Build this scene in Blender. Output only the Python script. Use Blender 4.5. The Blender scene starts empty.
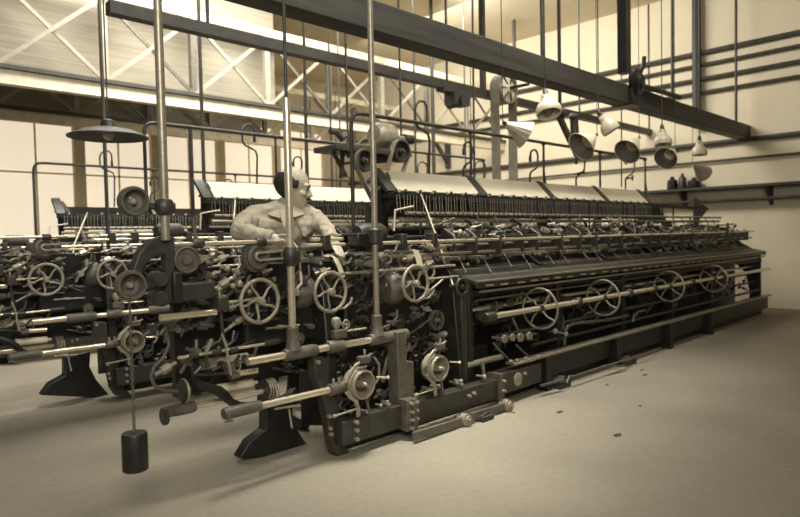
import bpy, bmesh, math, random
from mathutils import Vector as V, Matrix, Quaternion
rnd = random.Random(7)
sc = bpy.context.scene
col = sc.collection
PI = math.pi

# ------------------------------------------------------------------ camera
F_PX, CX, CY, H = 630.0, 400.0, 258.5, 1.25
TH, TILT, ROLL = math.radians(45.45), math.radians(2.1), math.radians(1.18)
f0 = V((math.cos(TH), math.sin(TH), 0)); r0 = V((math.sin(TH), -math.cos(TH), 0))
fw = f0 * math.cos(TILT) + V((0, 0, -math.sin(TILT)))
u0 = r0.cross(fw)
up = u0 * math.cos(ROLL) + r0 * math.sin(ROLL)
rt = r0 * math.cos(ROLL) - u0 * math.sin(ROLL)
EYE = V((0, 0, H))
cam = bpy.data.cameras.new('camera'); co = bpy.data.objects.new('camera', cam); col.objects.link(co)
cam.sensor_width = 36.0; cam.lens = F_PX / 800.0 * 36.0; cam.clip_end = 200
m = Matrix((rt, up, -fw)).transposed().to_4x4(); m.translation = EYE
co.matrix_world = m
cam.dof.use_dof = True; cam.dof.focus_distance = 3.8; cam.dof.aperture_fstop = 1.9
sc.camera = co

def P(x, y, Y=None, X=None, Z=None):
    """measured picture point on a known plane of the hall -> place in the hall"""
    d = fw + rt * ((x - CX) / F_PX) - up * ((y - CY) / F_PX)
    t = Y / d.y if Y is not None else X / d.x if X is not None else (Z - H) / d.z
    return EYE + d * t

# --------------------------------------------------------------- materials
def mat(name, c, rough=.5, metal=0.0, var=.25, scale=18.0, bump=.0, spec=.5, c2=None, stretch=None, trans=0, emit=None):
    M = bpy.data.materials.new(name); M.use_nodes = True
    nt = M.node_tree; b = nt.nodes['Principled BSDF']
    b.inputs['Roughness'].default_value = rough; b.inputs['Metallic'].default_value = metal
    b.inputs['Specular IOR Level'].default_value = spec
    tc = nt.nodes.new('ShaderNodeTexCoord'); mp = nt.nodes.new('ShaderNodeMapping')
    nt.links.new(tc.outputs['Object'], mp.inputs[0])
    if stretch: mp.inputs['Scale'].default_value = stretch
    n = nt.nodes.new('ShaderNodeTexNoise'); n.inputs['Scale'].default_value = scale; n.inputs['Detail'].default_value = 6
    nt.links.new(mp.outputs[0], n.inputs['Vector'])
    r = nt.nodes.new('ShaderNodeValToRGB')
    a = c2 or tuple(x * (1 - var) for x in c); hi = tuple(min(1, x * (1 + var)) for x in c)
    r.color_ramp.elements[0].position = .3; r.color_ramp.elements[1].position = .72
    r.color_ramp.elements[0].color = (*a, 1); r.color_ramp.elements[1].color = (*hi, 1)
    nt.links.new(n.outputs['Fac'], r.inputs[0]); nt.links.new(r.outputs[0], b.inputs['Base Color'])
    if bump:
        bp = nt.nodes.new('ShaderNodeBump'); bp.inputs['Strength'].default_value = bump; bp.inputs['Distance'].default_value = .02
        nt.links.new(n.outputs['Fac'], bp.inputs['Height']); nt.links.new(bp.outputs[0], b.inputs['Normal'])
    if trans: b.inputs['Transmission Weight'].default_value = trans
    if emit:
        b.inputs['Emission Color'].default_value = (*emit[0], 1); b.inputs['Emission Strength'].default_value = emit[1]
    return M

def sep(v, k=1.0):                                   # the photograph's brown-toned grey scale
    return (v, v * .865, v * .605 * k)
BLACK = mat('black_cast_iron', sep(.016), .42, 0, .35, 14, .05)
IRON = mat('dark_painted_iron', sep(.04), .45, 0, .3, 16, .05)
MID = mat('worn_grey_iron', sep(.105), .5, 0, .3, 20, .08)
LITE = mat('bare_grey_iron', sep(.31), .45, .2, .25, 20, .08)
STEEL = mat('polished_steel', sep(.82), .25, .68, .10, 30, 0, stretch=(.2, 4, 4))
DULL = mat('dull_steel', sep(.34), .38, .45, .2, 30)
BRASS = mat('pale_brass', sep(.42), .35, .6, .2, 30)
BOARD = mat('white_painted_board', sep(.74), .7, 0, .06, 5)
PAPER = mat('white_cloth_strip', sep(.82), .8, 0, .05, 8)
CARD = mat('pale_card', sep(.70), .8, 0, .06, 9)
ENAMEL = mat('white_enamel', sep(.72), .3, 0, .08, 6)
FLUTE = mat('ribbed_reflector_metal', sep(.45), .35, .4, .2, 10)
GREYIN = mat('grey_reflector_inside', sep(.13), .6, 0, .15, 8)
WOOD = mat('dark_stained_timber', sep(.045), .6, 0, .4, 6, .1, stretch=(.15, 3, 3))
WOODBLK = mat('oily_timber', sep(.05), .7, 0, .4, 8, .1)
BELT = mat('leather_belt', sep(.24), .6, 0, .25, 10, .05)
PIPE = mat('dark_iron_pipe', sep(.05), .5, 0, .3, 12)
WPIPE = mat('whitewashed_iron', sep(.78), .7, 0, .15, 9)
LATT = mat('dusty_lattice_paint', sep(.30), .8, 0, .2, 7)  # even mid tone, darker than the chords
GREYB = mat('grey_roof_boarding', sep(.26), .8, 0, .2, 4, .05, stretch=(.2, 1, 9))
WALL = mat('whitewashed_plaster', sep(.66), .9, 0, .07, 1.1, .04)
LOWBOUNCE = mat('dark_distempered_plaster', sep(.10), .9, 0, .1, 1.2, .04)  # kept dark so the added right wall bounces little light
CEIL = mat('whitewashed_ceiling', sep(.70), .9, 0, .06, 1.5, .03)
FLOOR = mat('worn_concrete_floor', sep(.30), .85, 0, .16, .9, .02)
RUB = mat('rubber_hose', sep(.10), .6, 0, .2, 10)
SKIN = mat('skin', sep(.48, 1.0), .55, 0, .08, 9)
HAIR = mat('dark_hair', sep(.022), .6, 0, .4, 60, .2)
COAT = mat('pale_work_jacket', sep(.36), .9, 0, .12, 22, .35)
TROU = mat('dark_trousers', sep(.06), .9, 0, .2, 14, .1)
SHIRT = mat('light_shirt', sep(.55), .9, 0, .08, 14)
SHOE = mat('black_leather', sep(.02), .4, 0, .3, 14)
YARN = mat('pale_yarn', sep(.40), .9, 0, .2, 14)
GLASS = mat('frosted_window_glass', sep(.85), .5, 0, .04, 2, emit=(sep(.95, 1.1), .62))
SCRAP = mat('dark_scrap', sep(.05), .8, 0, .4, 20)

def _floor():                                        # concrete with large worn patches and fine speckle
    nt = FLOOR.node_tree; b = nt.nodes['Principled BSDF']
    tc = nt.nodes['Texture Coordinate']
    n2 = nt.nodes.new('ShaderNodeTexNoise'); n2.inputs['Scale'].default_value = 26; n2.inputs['Detail'].default_value = 8
    nt.links.new(tc.outputs['Object'], n2.inputs['Vector'])
    mx = nt.nodes.new('ShaderNodeMix'); mx.data_type = 'RGBA'; mx.blend_type = 'MULTIPLY'
    mx.inputs['Factor'].default_value = .16
    src = b.inputs['Base Color'].links[0].from_socket
    rr = nt.nodes.new('ShaderNodeValToRGB'); rr.color_ramp.elements[0].position = .35; rr.color_ramp.elements[0].color = (.45, .45, .45, 1)
    rr.color_ramp.elements[1].position = .6
    nt.links.new(n2.outputs['Fac'], rr.inputs[0])
    nt.links.new(src, mx.inputs[6]); nt.links.new(rr.outputs[0], mx.inputs[7]); nt.links.new(mx.outputs[2], b.inputs['Base Color'])
_floor()

# ------------------------------------------------------------ mesh builder
def basis(w):
    w = V(w).normalized()
    a = V((0, 0, 1)) if abs(w.z) < .9 else V((1, 0, 0))
    u = a.cross(w).normalized()
    return u, w.cross(u), w

class MB:
    def __init__(s): s.v = []; s.f = []
    def _add(s, vs, fs):
        n = len(s.v); s.v += [V(x) for x in vs]; s.f += [tuple(i + n for i in f) for f in fs]; return s
    def box(s, x0, x1, y0, y1, z0, z1):
        vs = [(x, y, z) for x in (x0, x1) for y in (y0, y1) for z in (z0, z1)]
        return s._add(vs, [(0, 1, 3, 2), (4, 6, 7, 5), (0, 4, 5, 1), (2, 3, 7, 6), (0, 2, 6, 4), (1, 5, 7, 3)])
    def bar(s, p0, p1, w, h, side=None):             # square bar between two points
        p0, p1 = V(p0), V(p1); u, v, ww = basis(p1 - p0)
        if side is not None:
            u = V(side); u = (u - ww * u.dot(ww)).normalized(); v = ww.cross(u)
        vs = [p + u * a * w / 2 + v * b * h / 2 for p in (p0, p1) for a, b in ((-1, -1), (1, -1), (1, 1), (-1, 1))]
        return s._add(vs, [(3, 2, 1, 0), (4, 5, 6, 7)] + [(i, (i + 1) % 4, 4 + (i + 1) % 4, 4 + i) for i in range(4)])
    def lathe(s, o, axis, prof, n=20, close=False):  # prof: (radius, distance along axis)
        o = V(o); u, v, w = basis(axis); vs = []; fs = []
        for r, t in prof:
            for k in range(n):
                a = 2 * PI * k / n
                vs.append(o + w * t + (u * math.cos(a) + v * math.sin(a)) * max(r, 1e-5))
        m = len(prof)
        for i in range(m if close else m - 1):
            for k in range(n):
                a, b = i * n, ((i + 1) % m) * n
                fs.append((a + k, a + (k + 1) % n, b + (k + 1) % n, b + k))
        if not close:
            fs.append(tuple(reversed(range(n)))); fs.append(tuple(range((m - 1) * n, m * n)))
        return s._add(vs, fs)
    def cyl(s, p0, p1, r, r1=None, n=14):
        p0, p1 = V(p0), V(p1)
        return s.lathe(p0, p1 - p0, [(r, 0), (r if r1 is None else r1, (p1 - p0).length)], n)
    def ring(s, o, axis, R, r, n=36, m=10):
        return s.lathe(o, axis, [(R + r * math.cos(2 * PI * k / m), r * math.sin(2 * PI * k / m)) for k in range(m)], n, True)
    def rim(s, o, axis, ro, ri, t0, t1, n=32):
        return s.lathe(o, axis, [(ri, t0), (ro, t0), (ro, t1), (ri, t1)], n, True)
    def tube(s, pts, r, n=8, closed=False):
        pts = [V(p) for p in pts]; k = len(pts); vs = []; fs = []
        u = None
        for i, p in enumerate(pts):
            a = pts[i - 1] if (i or closed) else p; b = pts[(i + 1) % k] if (i < k - 1 or closed) else p
            w = (b - a).normalized()
            if u is None: u = basis(w)[0]
            u = (u - w * u.dot(w)).normalized(); v = w.cross(u)
            rr = r[i] if isinstance(r, (list, tuple)) else r
            vs += [p + (u * math.cos(2 * PI * q / n) + v * math.sin(2 * PI * q / n)) * rr for q in range(n)]
        for i in range(k if closed else k - 1):
            a, b = i * n, ((i + 1) % k) * n
            fs += [(a + q, a + (q + 1) % n, b + (q + 1) % n, b + q) for q in range(n)]
        if not closed: fs += [tuple(reversed(range(n))), tuple(range((k - 1) * n, k * n))]
        return s._add(vs, fs)
    def prism(s, poly, d0, d1, plane='xz'):          # outline in the xz plane drawn out along y (or yz along x)
        f = (lambda a, b, d: (a, d, b)) if plane == 'xz' else (lambda a, b, d: (d, a, b)) if plane == 'yz' else (lambda a, b, d: (a, b, d))
        n = len(poly); vs = [f(a, b, d0) for a, b in poly] + [f(a, b, d1) for a, b in poly]
        return s._add(vs, [tuple(reversed(range(n))), tuple(range(n, 2 * n))] + [(i, (i + 1) % n, n + (i + 1) % n, n + i) for i in range(n)])
    def ball(s, o, r, n=12, sc=(1, 1, 1)):
        o = V(o); vs = []; fs = []; m = n // 2
        for i in range(m + 1):
            t = PI * i / m
            for k in range(n):
                a = 2 * PI * k / n; q = max(math.sin(t), 1e-3)
                vs.append(o + V((r * sc[0] * q * math.cos(a), r * sc[1] * q * math.sin(a), r * sc[2] * math.cos(t))))
        for i in range(m):
            for k in range(n): fs.append((i * n + k, (i + 1) * n + k, (i + 1) * n + (k + 1) % n, i * n + (k + 1) % n))
        fs.append(tuple(range(n))); fs.append(tuple(reversed(range(m * n, (m + 1) * n))))
        return s._add(vs, fs)
    def sheet(s, rows, t):                           # thin bent strip with thickness: rows of (left point, right point)
        k = len(rows); rows = [(V(a), V(b)) for a, b in rows]; nrm = []
        for i in range(k):
            a, b = rows[max(i - 1, 0)], rows[min(i + 1, k - 1)]
            nrm.append(((b[0] - a[0]).cross(rows[i][1] - rows[i][0])).normalized() * t)
        vs = [p for a, b in rows for p in (a, b)] + [p + nrm[i] for i, (a, b) in enumerate(rows) for p in (a, b)]
        o = 2 * k; fs = []
        for i in range(k - 1):
            j = 2 * i; fs += [(j, j + 1, j + 3, j + 2), (o + j, o + j + 2, o + j + 3, o + j + 1), (j, j + 2, o + j + 2, o + j), (j + 1, o + j + 1, o + j + 3, j + 3)]
        fs += [(0, o, o + 1, 1), (2 * k - 2, 2 * k - 1, o + 2 * k - 1, o + 2 * k - 2)]
        return s._add(vs, fs)
    def build(s, name, material, parent=None, bevel=0, at=None, flat=False):
        org = V(at) if at is not None else wloc(parent)
        me = bpy.data.meshes.new(name); me.from_pydata([tuple(p - org) for p in s.v], [], s.f)
        bm = bmesh.new(); bm.from_mesh(me); bmesh.ops.recalc_face_normals(bm, faces=bm.faces); bm.to_mesh(me); bm.free()
        me.materials.append(material)
        if not flat:
            me.shade_smooth(); me.set_sharp_from_angle(angle=.7)
        o = bpy.data.objects.new(name, me); col.objects.link(o)
        if at is not None: o.location = org - wloc(parent)
        if parent: o.parent = parent
        if bevel:
            b = o.modifiers.new('edge', 'BEVEL'); b.width = bevel; b.segments = 2; b.limit_method = 'ANGLE'; b.angle_limit = .8
        return o

def wloc(o):
    p = V((0, 0, 0))
    while o is not None: p = p + o.location; o = o.parent
    return p
def tag(o, label=None, cat=None, group=None, kind=None):
    for k, x in (('label', label), ('category', cat), ('group', group), ('kind', kind)):
        if x: o[k] = x
    return o
def empty(name, loc, label=None, cat=None, group=None, kind=None):
    o = bpy.data.objects.new(name, None); o.location = loc; o.empty_display_size = .1; col.objects.link(o)
    return tag(o, label, cat, group, kind)
def copy_tree(o, parent=None):
    c = o.copy(); col.objects.link(c)
    if parent: c.parent = parent
    for ch in list(o.children): copy_tree(ch, c)
    return c
def rep(o, d):                                       # one more of the same part, shifted
    c = copy_tree(o, o.parent); c.location = o.location + V(d); return c

# ------------------------------------------------------------- the setting
def struct(name, mb, material, parent=None, bevel=0, flat=True):
    o = mb.build(name, material, parent, bevel, flat=flat)
    if parent is None: o['kind'] = 'structure'
    return o
EX, BY = 11.0, 13.0                                   # end wall, back wall
struct('floor', MB().box(-6, EX, -6, BY, -.1, 0), FLOOR)
struct('wall_end', MB().box(EX, EX + .2, -6, BY + .2, 0, 6), WALL)
# back wall with a row of tall windows
wins = [(x, x + 1.3) for x in (1.3, 2.8, 4.3, 5.8, 7.3, 8.8)]
bw = MB().box(-6, EX, BY, BY + .2, 0, 1.2).box(-6, EX, BY, BY + .2, 3.9, 6)
xs = [-6] + [v for w in wins for v in w] + [EX]
for i in range(0, len(xs), 2): bw.box(xs[i], xs[i + 1], BY, BY + .2, 1.2, 3.9)
struct('wall_back', bw, WALL)
for i, (a, b) in enumerate(wins):
    w = empty('window_%d' % (i + 1), (a, BY + .06, 1.2), kind='structure')
    MB().box(a, b, BY + .09, BY + .1, 1.2, 3.9).build('pane', GLASS, w, flat=True)
    fr = MB()
    for k in range(3): fr.box(a + (b - a) * k / 2 - .014, a + (b - a) * k / 2 + .014, BY + .05, BY + .12, 1.2, 3.9)
    for k in range(3): fr.box(a, b, BY + .05, BY + .12, 1.185 + 2.7 * k / 2, 1.215 + 2.7 * k / 2)
    fr.build('window_frame', WPIPE, w, flat=True)
# roof: boarded bulkheads above the lattice girders, whitewashed ceiling at the far end, open glazing elsewhere
struct('ceiling', MB().box(5.0, EX, -6, BY, 5.2, 5.3), CEIL)
struct('wall_right', MB().box(2.2, EX, -1.3, -1.15, 0, 5.3), LOWBOUNCE)  # unseen wall, added to shade the floor and the far machine end
struct('trim_1', MB().box(.5, 5.5, 8.24, 8.3, 3.18, 5.2), GREYB)
struct('trim_2', MB().box(1.5, 7.2, 11.34, 11.4, 3.3, 5.2), GREYB)
def girder(Y, z0, x0, x1, h, bay, label):
    g = empty('lattice_girder', (x0, Y, z0), kind='structure')
    MB().box(x0, x1, Y - .05, Y + .05, z0 - .05, z0 + .12).build('bottom_chord', WPIPE, g, .01)
    MB().box(x0, x1, Y - .09, Y + .09, z0 + .12, z0 + .165).build('chord_flange', PIPE, g)
    MB().box(x0, x1, Y - .05, Y + .05, z0 + h, z0 + h + .12).build('top_chord', WPIPE, g, .01)
    n = int((x1 - x0) / bay)
    for k in range(n):
        a, b = x0 + k * bay, x0 + (k + 1) * bay
        MB().bar((a, Y - .06, z0 + .15), (b, Y - .06, z0 + h), .022, .045, (0, 1, 0)).build('lattice_bar', LATT, g)
        MB().bar((a, Y - .03, z0 + h), (b, Y - .03, z0 + .15), .022, .045, (0, 1, 0)).build('lattice_bar', LATT if k % 2 else MID, g)
        MB().box(a - .04, a + .04, Y - .04, Y + .04, z0 + .12, z0 + h).build('lattice_post', LATT if k % 2 == 0 else MID, g)
    return g
girder(8.0, 3.04, .6, EX, 1.15, 1.15, '')
girder(11.2, 3.2, 1.2, EX, 1.1, 1.2, '')
# heavy dark beam carrying the line shaft, and a lighter one behind
struct('roof_beam', MB().box(1.0, EX, 3.22, 3.40, 2.655, 2.87), WOOD, bevel=.01)
struct('roof_beam', MB().box(1.8, EX, 4.80, 4.90, 2.93, 3.02), PIPE)
for x in (2.2, 5.2, 8.2, 10.6):
    struct('beam_hanger', MB().cyl((x, 3.31, 2.87), (x, 3.31, 5.2), .02), PIPE)
    struct('beam_hanger', MB().cyl((x + .4, 4.85, 3.02), (x + .4, 4.85, 5.2), .015), PIPE)
# --------------------------------------------- the straight-bar knitting machine
MX0, MX1, PITCH = 3.43, 8.15, 1.18                    # knitting sections between these
mach = empty('knitting_machine', (2.2, 2.75, 0),
             'nearest long black knitting machine with three handwheels along its front, man leaning behind it', 'machine', 'knitting machines')
def part(name, mb, m=IRON, bevel=0, parent=None, **k): return mb.build(name, m, parent or mach, bevel, **k)
def X3(p, Y): q = P(p[0], p[1], Y=Y); return (q.x, q.z)
def poly(pts, Y): return [X3(p, Y) for p in pts]

# base rails along the front
part('base_rail', MB().box(2.2, 2.70, 2.72, 2.80, .075, .215), IRON, .006)
part('base_rail', MB().box(2.72, 3.62, 2.70, 2.80, .072, .21), IRON, .006)
part('base_rail', MB().box(3.64, 4.19, 2.71, 2.80, .085, .235), IRON, .006)
part('rail_flange', MB().box(2.665, 2.705, 2.67, 2.80, .06, .25), MID, .004)
part('rail_flange', MB().box(2.712, 2.75, 2.66, 2.80, .06, .25), MID, .004)
part('rail_flange', MB().box(3.61, 3.65, 2.67, 2.80, .06, .25), MID, .004)
b0 = part('bolt', MB().cyl((2.69, 2.67, .23), (2.69, 2.645, .23), .011, n=6), LITE)
for dx, dz in ((0, -.05), (0, -.10), (0, -.15), (.045, 0), (.045, -.05), (.045, -.1), (.94, -.03), (.94, -.1), (-.44, -.06), (-.44, -.11), (-.44, -.015), (.55, -.06), (.6, -.05), (1.2, -.02)):
    rep(b0, (dx, 0, dz))
part('name_plate', MB().lathe((3.87, 2.71, .165), (0, -1, 0), [(.05, 0), (.05, .008), (.042, .012)], 20), LITE)
# levers with rollers close to the floor
for xa, xb in ((2.66, 3.12), (3.2, 3.58)):
    lv = part('floor_lever', MB().bar((xa, 2.62, .045), (xb, 2.62, .035), .03, .055, (0, 1, 0)), MID, .004)
    part('roller', MB().lathe((xb + .02, 2.585, .042), (0, 1, 0), [(.012, -.02), (.012, -.006), (.026, -.004), (.03, .004), (.042, .004), (.042, .05), (.015, .05), (.015, .09)], 18), LITE, parent=lv)
part('floor_sill', MB().box(2.3, 10.2, 2.84, 2.92, 0, .06), BLACK, .004)
part('skirt_plate', MB().box(4.2, 10.2, 2.76, 2.80, .09, .26), BLACK, .003)
part('edge_board', MB().box(3.84, 10.2, 2.71, 2.80, .268, .288), DULL, .004)
for k in range(4):
    part('skirt_bracket', MB().box(4.25 + k * 1.18, 4.33 + k * 1.18, 2.70, 2.80, 0, .27), BLACK, .004)
tr = part('treadle_rod', MB().tube([(4.42, 2.63, .05), (4.47, 2.63, .095), (4.52, 2.63, .085), (5.06, 2.62, .085), (5.42, 2.62, .08), (5.52, 2.63, .07), (6.1, 2.63, .07)], .009), MID)
part('treadle_arm', MB().bar((5.02, 2.63, .09), (5.35, 2.58, .04), .03, .012), MID)
part('treadle_arm', MB().bar((4.1, 2.66, .08), (4.36, 2.62, .09), .03, .012), MID)

# left end: bowed front leg, rear leg, end frame
fl = part('end_leg', MB().prism(poly([(311, 357), (325, 357), (326, 378), (331, 395), (336, 412), (339, 430), (343, 446), (351, 456), (334, 456), (329, 445), (327, 432), (323, 410), (318, 392), (312, 375)], 2.82), 2.79, 2.86), IRON, .006)
for q in ((328, 416), (329, 428), (330, 434), (317, 362)):
    c = P(*q, Y=2.79); part('bolt_head', MB().cyl(c, c + V((0, -.02, 0)), .012, n=6), LITE, parent=fl)
part('end_leg', MB().prism(poly([(262, 404), (290, 394), (289, 415), (296, 432), (312, 455), (236, 457), (246, 440), (262, 428)], 3.14), 3.10, 3.18), BLACK, .01)
part('end_frame', MB().prism([(2.80, .18), (3.10, .12), (3.14, .95), (2.95, 1.08), (2.86, .95), (2.82, .5)], 2.19, 2.25, 'yz'), BLACK, .008)
part('end_frame', MB().prism([(2.80, .18), (3.10, .12), (3.14, .95), (2.95, 1.08), (2.86, .95), (2.82, .5)], 3.32, 3.38, 'yz'), BLACK, .008)
part('rear_casing', MB().box(1.42, 3.4, 3.10, 3.14, .44, 1.10), BLACK)
part('gear_case', MB().box(1.75, 2.35, 2.96, 3.10, .66, .86), BLACK, .02)
part('gear_case', MB().box(2.45, 3.35, 2.98, 3.10, .46, .84), BLACK, .02)
part('cross_web', MB().box(2.26, 3.9, 3.0, 3.08, .12, .4), BLACK, .02)

# tie bar with sleeves and the three upright pipes
part('tie_bar', MB().cyl((1.66, 2.80, .628), (2.78, 2.80, .628), .021, n=20), STEEL)
for xa, xb, r in ((1.88, 2.09, .034), (2.17, 2.28, .038), (2.49, 2.80, .036)):
    part('sleeve', MB().lathe((xa, 2.80, .628), (1, 0, 0), [(r * .9, 0), (r, .01), (r, xb - xa - .01), (r * .9, xb - xa)], 20), MID)
def upright(x, z0, z1, r, zsock):
    p = part('upright_pipe', MB().cyl((x, 2.80, z0), (x, 2.80, z1), r, n=18), STEEL if z1 < 2.5 else DULL)
    if zsock: part('socket', MB().lathe((x, 2.80, zsock), (0, 0, 1), [(.046, 0), (.036, .035), (.033, .05), (.033, .12), (.026, .125)], 18), MID, parent=p)
    return p
p1 = upright(1.938, .66, 1.985, .0205, .65); p2 = upright(2.549, .66, 3.6, .0185, .65)
p0 = upright(1.258, 1.25, 3.6, .02, 0)
part('extension_rod', MB().cyl((1.938, 2.80, 1.985), (1.938, 2.80, 3.6), .009), PIPE, parent=p1)
part('collar', MB().lathe((1.258, 2.80, 1.365), (0, 0, 1), [(.03, 0), (.04, .012), (.04, .06), (.03, .072)], 16), IRON, parent=p0)
part('collar', MB().box(1.225, 1.30, 2.77, 2.84, 1.38, 1.42), IRON, .006, parent=p0)
part('collar', MB().lathe((1.938, 2.80, 1.10), (0, 0, 1), [(.03, 0), (.037, .01), (.037, .09), (.03, .1)], 16), IRON, parent=p1)
part('collar', MB().lathe((2.549, 2.80, 1.20), (0, 0, 1), [(.028, 0), (.04, .01), (.04, .085), (.028, .095)], 16), IRON, parent=p2)
part('clamp_bracket', MB().box(2.44, 2.62, 2.83, 2.99, 1.19, 1.27), BLACK, .01, parent=p2)
part('clamp_bracket', MB().box(1.90, 2.03, 2.83, 2.98, 1.12, 1.18), IRON, .01, parent=p1)

# the two stepped posts
part('stepped_post', MB().prism([(2.66, .22), (2.80, .22), (2.80, .46), (2.74, .47), (2.74, .66), (2.66, .66)], 2.74, 2.83), MID, .005)
part('frame_post', MB().box(3.37, 3.43, 2.82, 2.88, .2, .9), IRON, .005)

# left arm: arch bracket, box, pulleys
part('arch_bracket', MB().prism(poly([(172, 237), (172, 301), (163, 301), (163, 254), (152, 256), (143, 265), (139, 280), (130, 282), (131, 268), (137, 252), (147, 241), (160, 236)], 2.85), 2.82, 2.88), IRON, .006)
for z in (.985, 1.07):
    part('boss', MB().lathe((1.235, 2.80, z), (0, 1, 0), [(.03, 0), (.038, .01), (.038, .09), (.03, .1)], 16), IRON)
part('bracket_box', MB().box(1.29, 1.50, 2.80, 2.92, .965, 1.045), IRON, .008)
part('bracket_box', MB().box(1.285, 1.33, 2.79, 2.90, .96, 1.10), BLACK, .006)
def dish(x, z, R, name='pulley', m=MID):              # deep cupped pulley seen from its open side
    p = part(name, MB().lathe((x, 2.84, z), (0, -1, 0), [(.02, .0), (R * .75, .0), (R * .95, .01), (R, .025), (R, .05), (R * .93, .062), (R * .78, .062), (R * .70, .045), (R * .66, .02), (.02, .015)], 36, True), m)
    part('hub', MB().lathe((x, 2.84, z), (0, -1, 0), [(.018, 0), (.016, .035), (.011, .042), (.006, .043)], 16), LITE, parent=p)
    return p
dish(1.120, 1.424, .067); dish(1.094, 1.055, .067)
part('pulley_arm', MB().bar((1.125, 2.86, 1.424), (1.258, 2.84, 1.40), .03, .03), IRON, .005)
part('pulley_arm', MB().bar((1.096, 2.86, 1.055), (1.15, 2.86, 1.10), .03, .05), IRON, .005)
part('top_rod', MB().cyl((1.29, 2.85, 1.229), (1.925, 2.85, 1.233), .011), STEEL)
for x in (1.41, 1.76): part('rod_collar', MB().lathe((x, 2.85, 1.23), (1, 0, 0), [(.02, 0), (.024, .008), (.024, .05), (.018, .058)], 14), IRON)
part('collar_stem', MB().cyl((1.43, 2.85, 1.24), (1.42, 2.85, 1.36), .012, .006), MID)
pl = part('flat_pulley', MB().lathe((1.367, 2.90, 1.155), (0, -1, 0), [(.015, 0), (.07, 0), (.072, .01), (.072, .05), (.064, .055), (.064, .085), (.058, .09), (.05, .075), (.03, .075), (.022, .09), (.008, .09)], 30), MID)
part('pulley_link', MB().bar((1.40, 2.84, 1.158), (1.50, 2.86, 1.16), .012, .03, (0, 1, 0)), LITE, .003)
# toothed wheel with slotted crank
cw = part('chain_wheel', MB().lathe((1.775, 2.90, 1.155), (0, -1, 0), [(.02, 0), (.074, 0), (.074, .035), (.066, .035), (.066, .055), (.05, .06), (.044, .045), (.01, .045)], 30), MID)
for k in range(26):
    a = 2 * PI * k / 26; c = V((1.775, 2.885, 1.155)) + V((math.cos(a), 0, math.sin(a))) * .077
    part('tooth', MB().box(c.x - .005, c.x + .005, 2.87, 2.90, c.z - .005, c.z + .005), MID, parent=cw)
part('slotted_crank', MB().bar((1.77, 2.832, 1.175), (1.93, 2.832, 1.183), .012, .012, (0, 1, 0)).bar((1.77, 2.832, 1.137), (1.93, 2.832, 1.142), .012, .012, (0, 1, 0))
     .tube([(1.77 - .022 * math.sin(PI * k / 8), 2.832, 1.156 + .019 * math.cos(PI * k / 8)) for k in range(9)], .008), LITE, parent=cw)

# handwheels with curved spokes
def handwheel(px, py, R, Y=2.85, shaft=.2, name='handwheel'):
    c = P(px, py, Y=Y)
    h = part(name, MB().ring(c, (0, 1, 0), R, R * .098, 44, 10), LITE)
    for k in range(5):
        a0 = 2 * PI * k / 5 + .35; pts = []
        for i in range(7):
            t = i / 6; r = R * (.16 + .82 * t); a = a0 + .75 * math.sin(t * PI * .5) - .35 * t * t
            pts.append(c + V((math.cos(a) * r, .012 * (1 - t), math.sin(a) * r)))
        part('spoke', MB().tube(pts, [R * .075 - R * .02 * i / 6 for i in range(7)], 8), LITE, parent=h)
    part('hub', MB().lathe(c, (0, 1, 0), [(R * .06, -.03), (R * .16, -.028), (R * .2, -.01), (R * .2, .03), (.016, .035), (.016, shaft)], 18), LITE, parent=h)
    return h
handwheel(260, 301, .112); handwheel(330.5, 292, .112); handwheel(415.5, 283.5, .115)
rw = part('ring_wheel', MB().ring(P(462, 287, Y=2.77), (0, 1, 0), .055, .011, 30, 8).lathe(P(462, 287, Y=2.77), (0, 1, 0), [(.015, -.02), (.02, 0), (.02, .1)], 14), IRON)
part('wheel_web', MB().lathe(P(462, 287, Y=2.77), (0, 1, 0), [(.01, .012), (.056, .012), (.056, .02), (.01, .02)], 24), BLACK, parent=rw)
# drums behind the wheels
for px, py, R in ((304, 292, .10), (393, 288, .112)):
    c = P(px, py, Y=3.0)
    part('drum', MB().lathe(c - V((.09, 0, 0)), (1, 0, 0), [(.02, 0), (R * .7, .0), (R * .9, .02), (R, .05), (R * .97, .10), (R * .8, .14), (R * .8, .19), (R * .55, .20), (.03, .24)], 26), MID)
part('wheel_rod', MB().cyl(P(429, 279, Y=2.87), P(458, 276, Y=2.87), .008), STEEL)
part('pawl', MB().tube([P(q[0], q[1], Y=2.88) for q in ((333, 310), (345, 308), (351, 302), (352, 297))], .008), LITE)
part('pawl', MB().tube([P(q[0], q[1], Y=2.88) for q in ((418, 300), (428, 298), (433, 293), (434, 289))], .008), LITE)

# projecting shafts and rollers, left end
part('index_shaft', MB().cyl(P(160, 318, Y=2.85), P(216, 312, Y=2.85), .0165, n=16), STEEL)
ck = part('shaft_clamp', MB().box(1.52, 1.575, 2.81, 2.89, .895, .965), IRON, .006)
part('clamp_knob', MB().ball((1.545, 2.85, 1.0), .014).cyl((1.545, 2.85, .96), (1.545, 2.85, .99), .007), LITE, parent=ck)
part('shaft_stub', MB().cyl((1.57, 2.85, .93), (1.72, 2.85, .935), .011, .006), DULL)
part('drop_rod', MB().cyl((1.548, 2.85, .90), (1.56, 2.85, .73), .009), IRON)
part('thin_shaft', MB().cyl(P(178, 358, Y=2.85), P(264, 344, Y=2.85), .008), STEEL)
for px, py in ((192, 356), (215, 352), (232, 350)):
    c = P(px, py, Y=2.85); part('shaft_sleeve', MB().cyl(c - V((.02, 0, 0)), c + V((.03, 0, 0)), .014), IRON)
part('shaft_sleeve', MB().cyl(P(264, 344, Y=2.85), P(279, 341, Y=2.85), .016), IRON)
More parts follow.
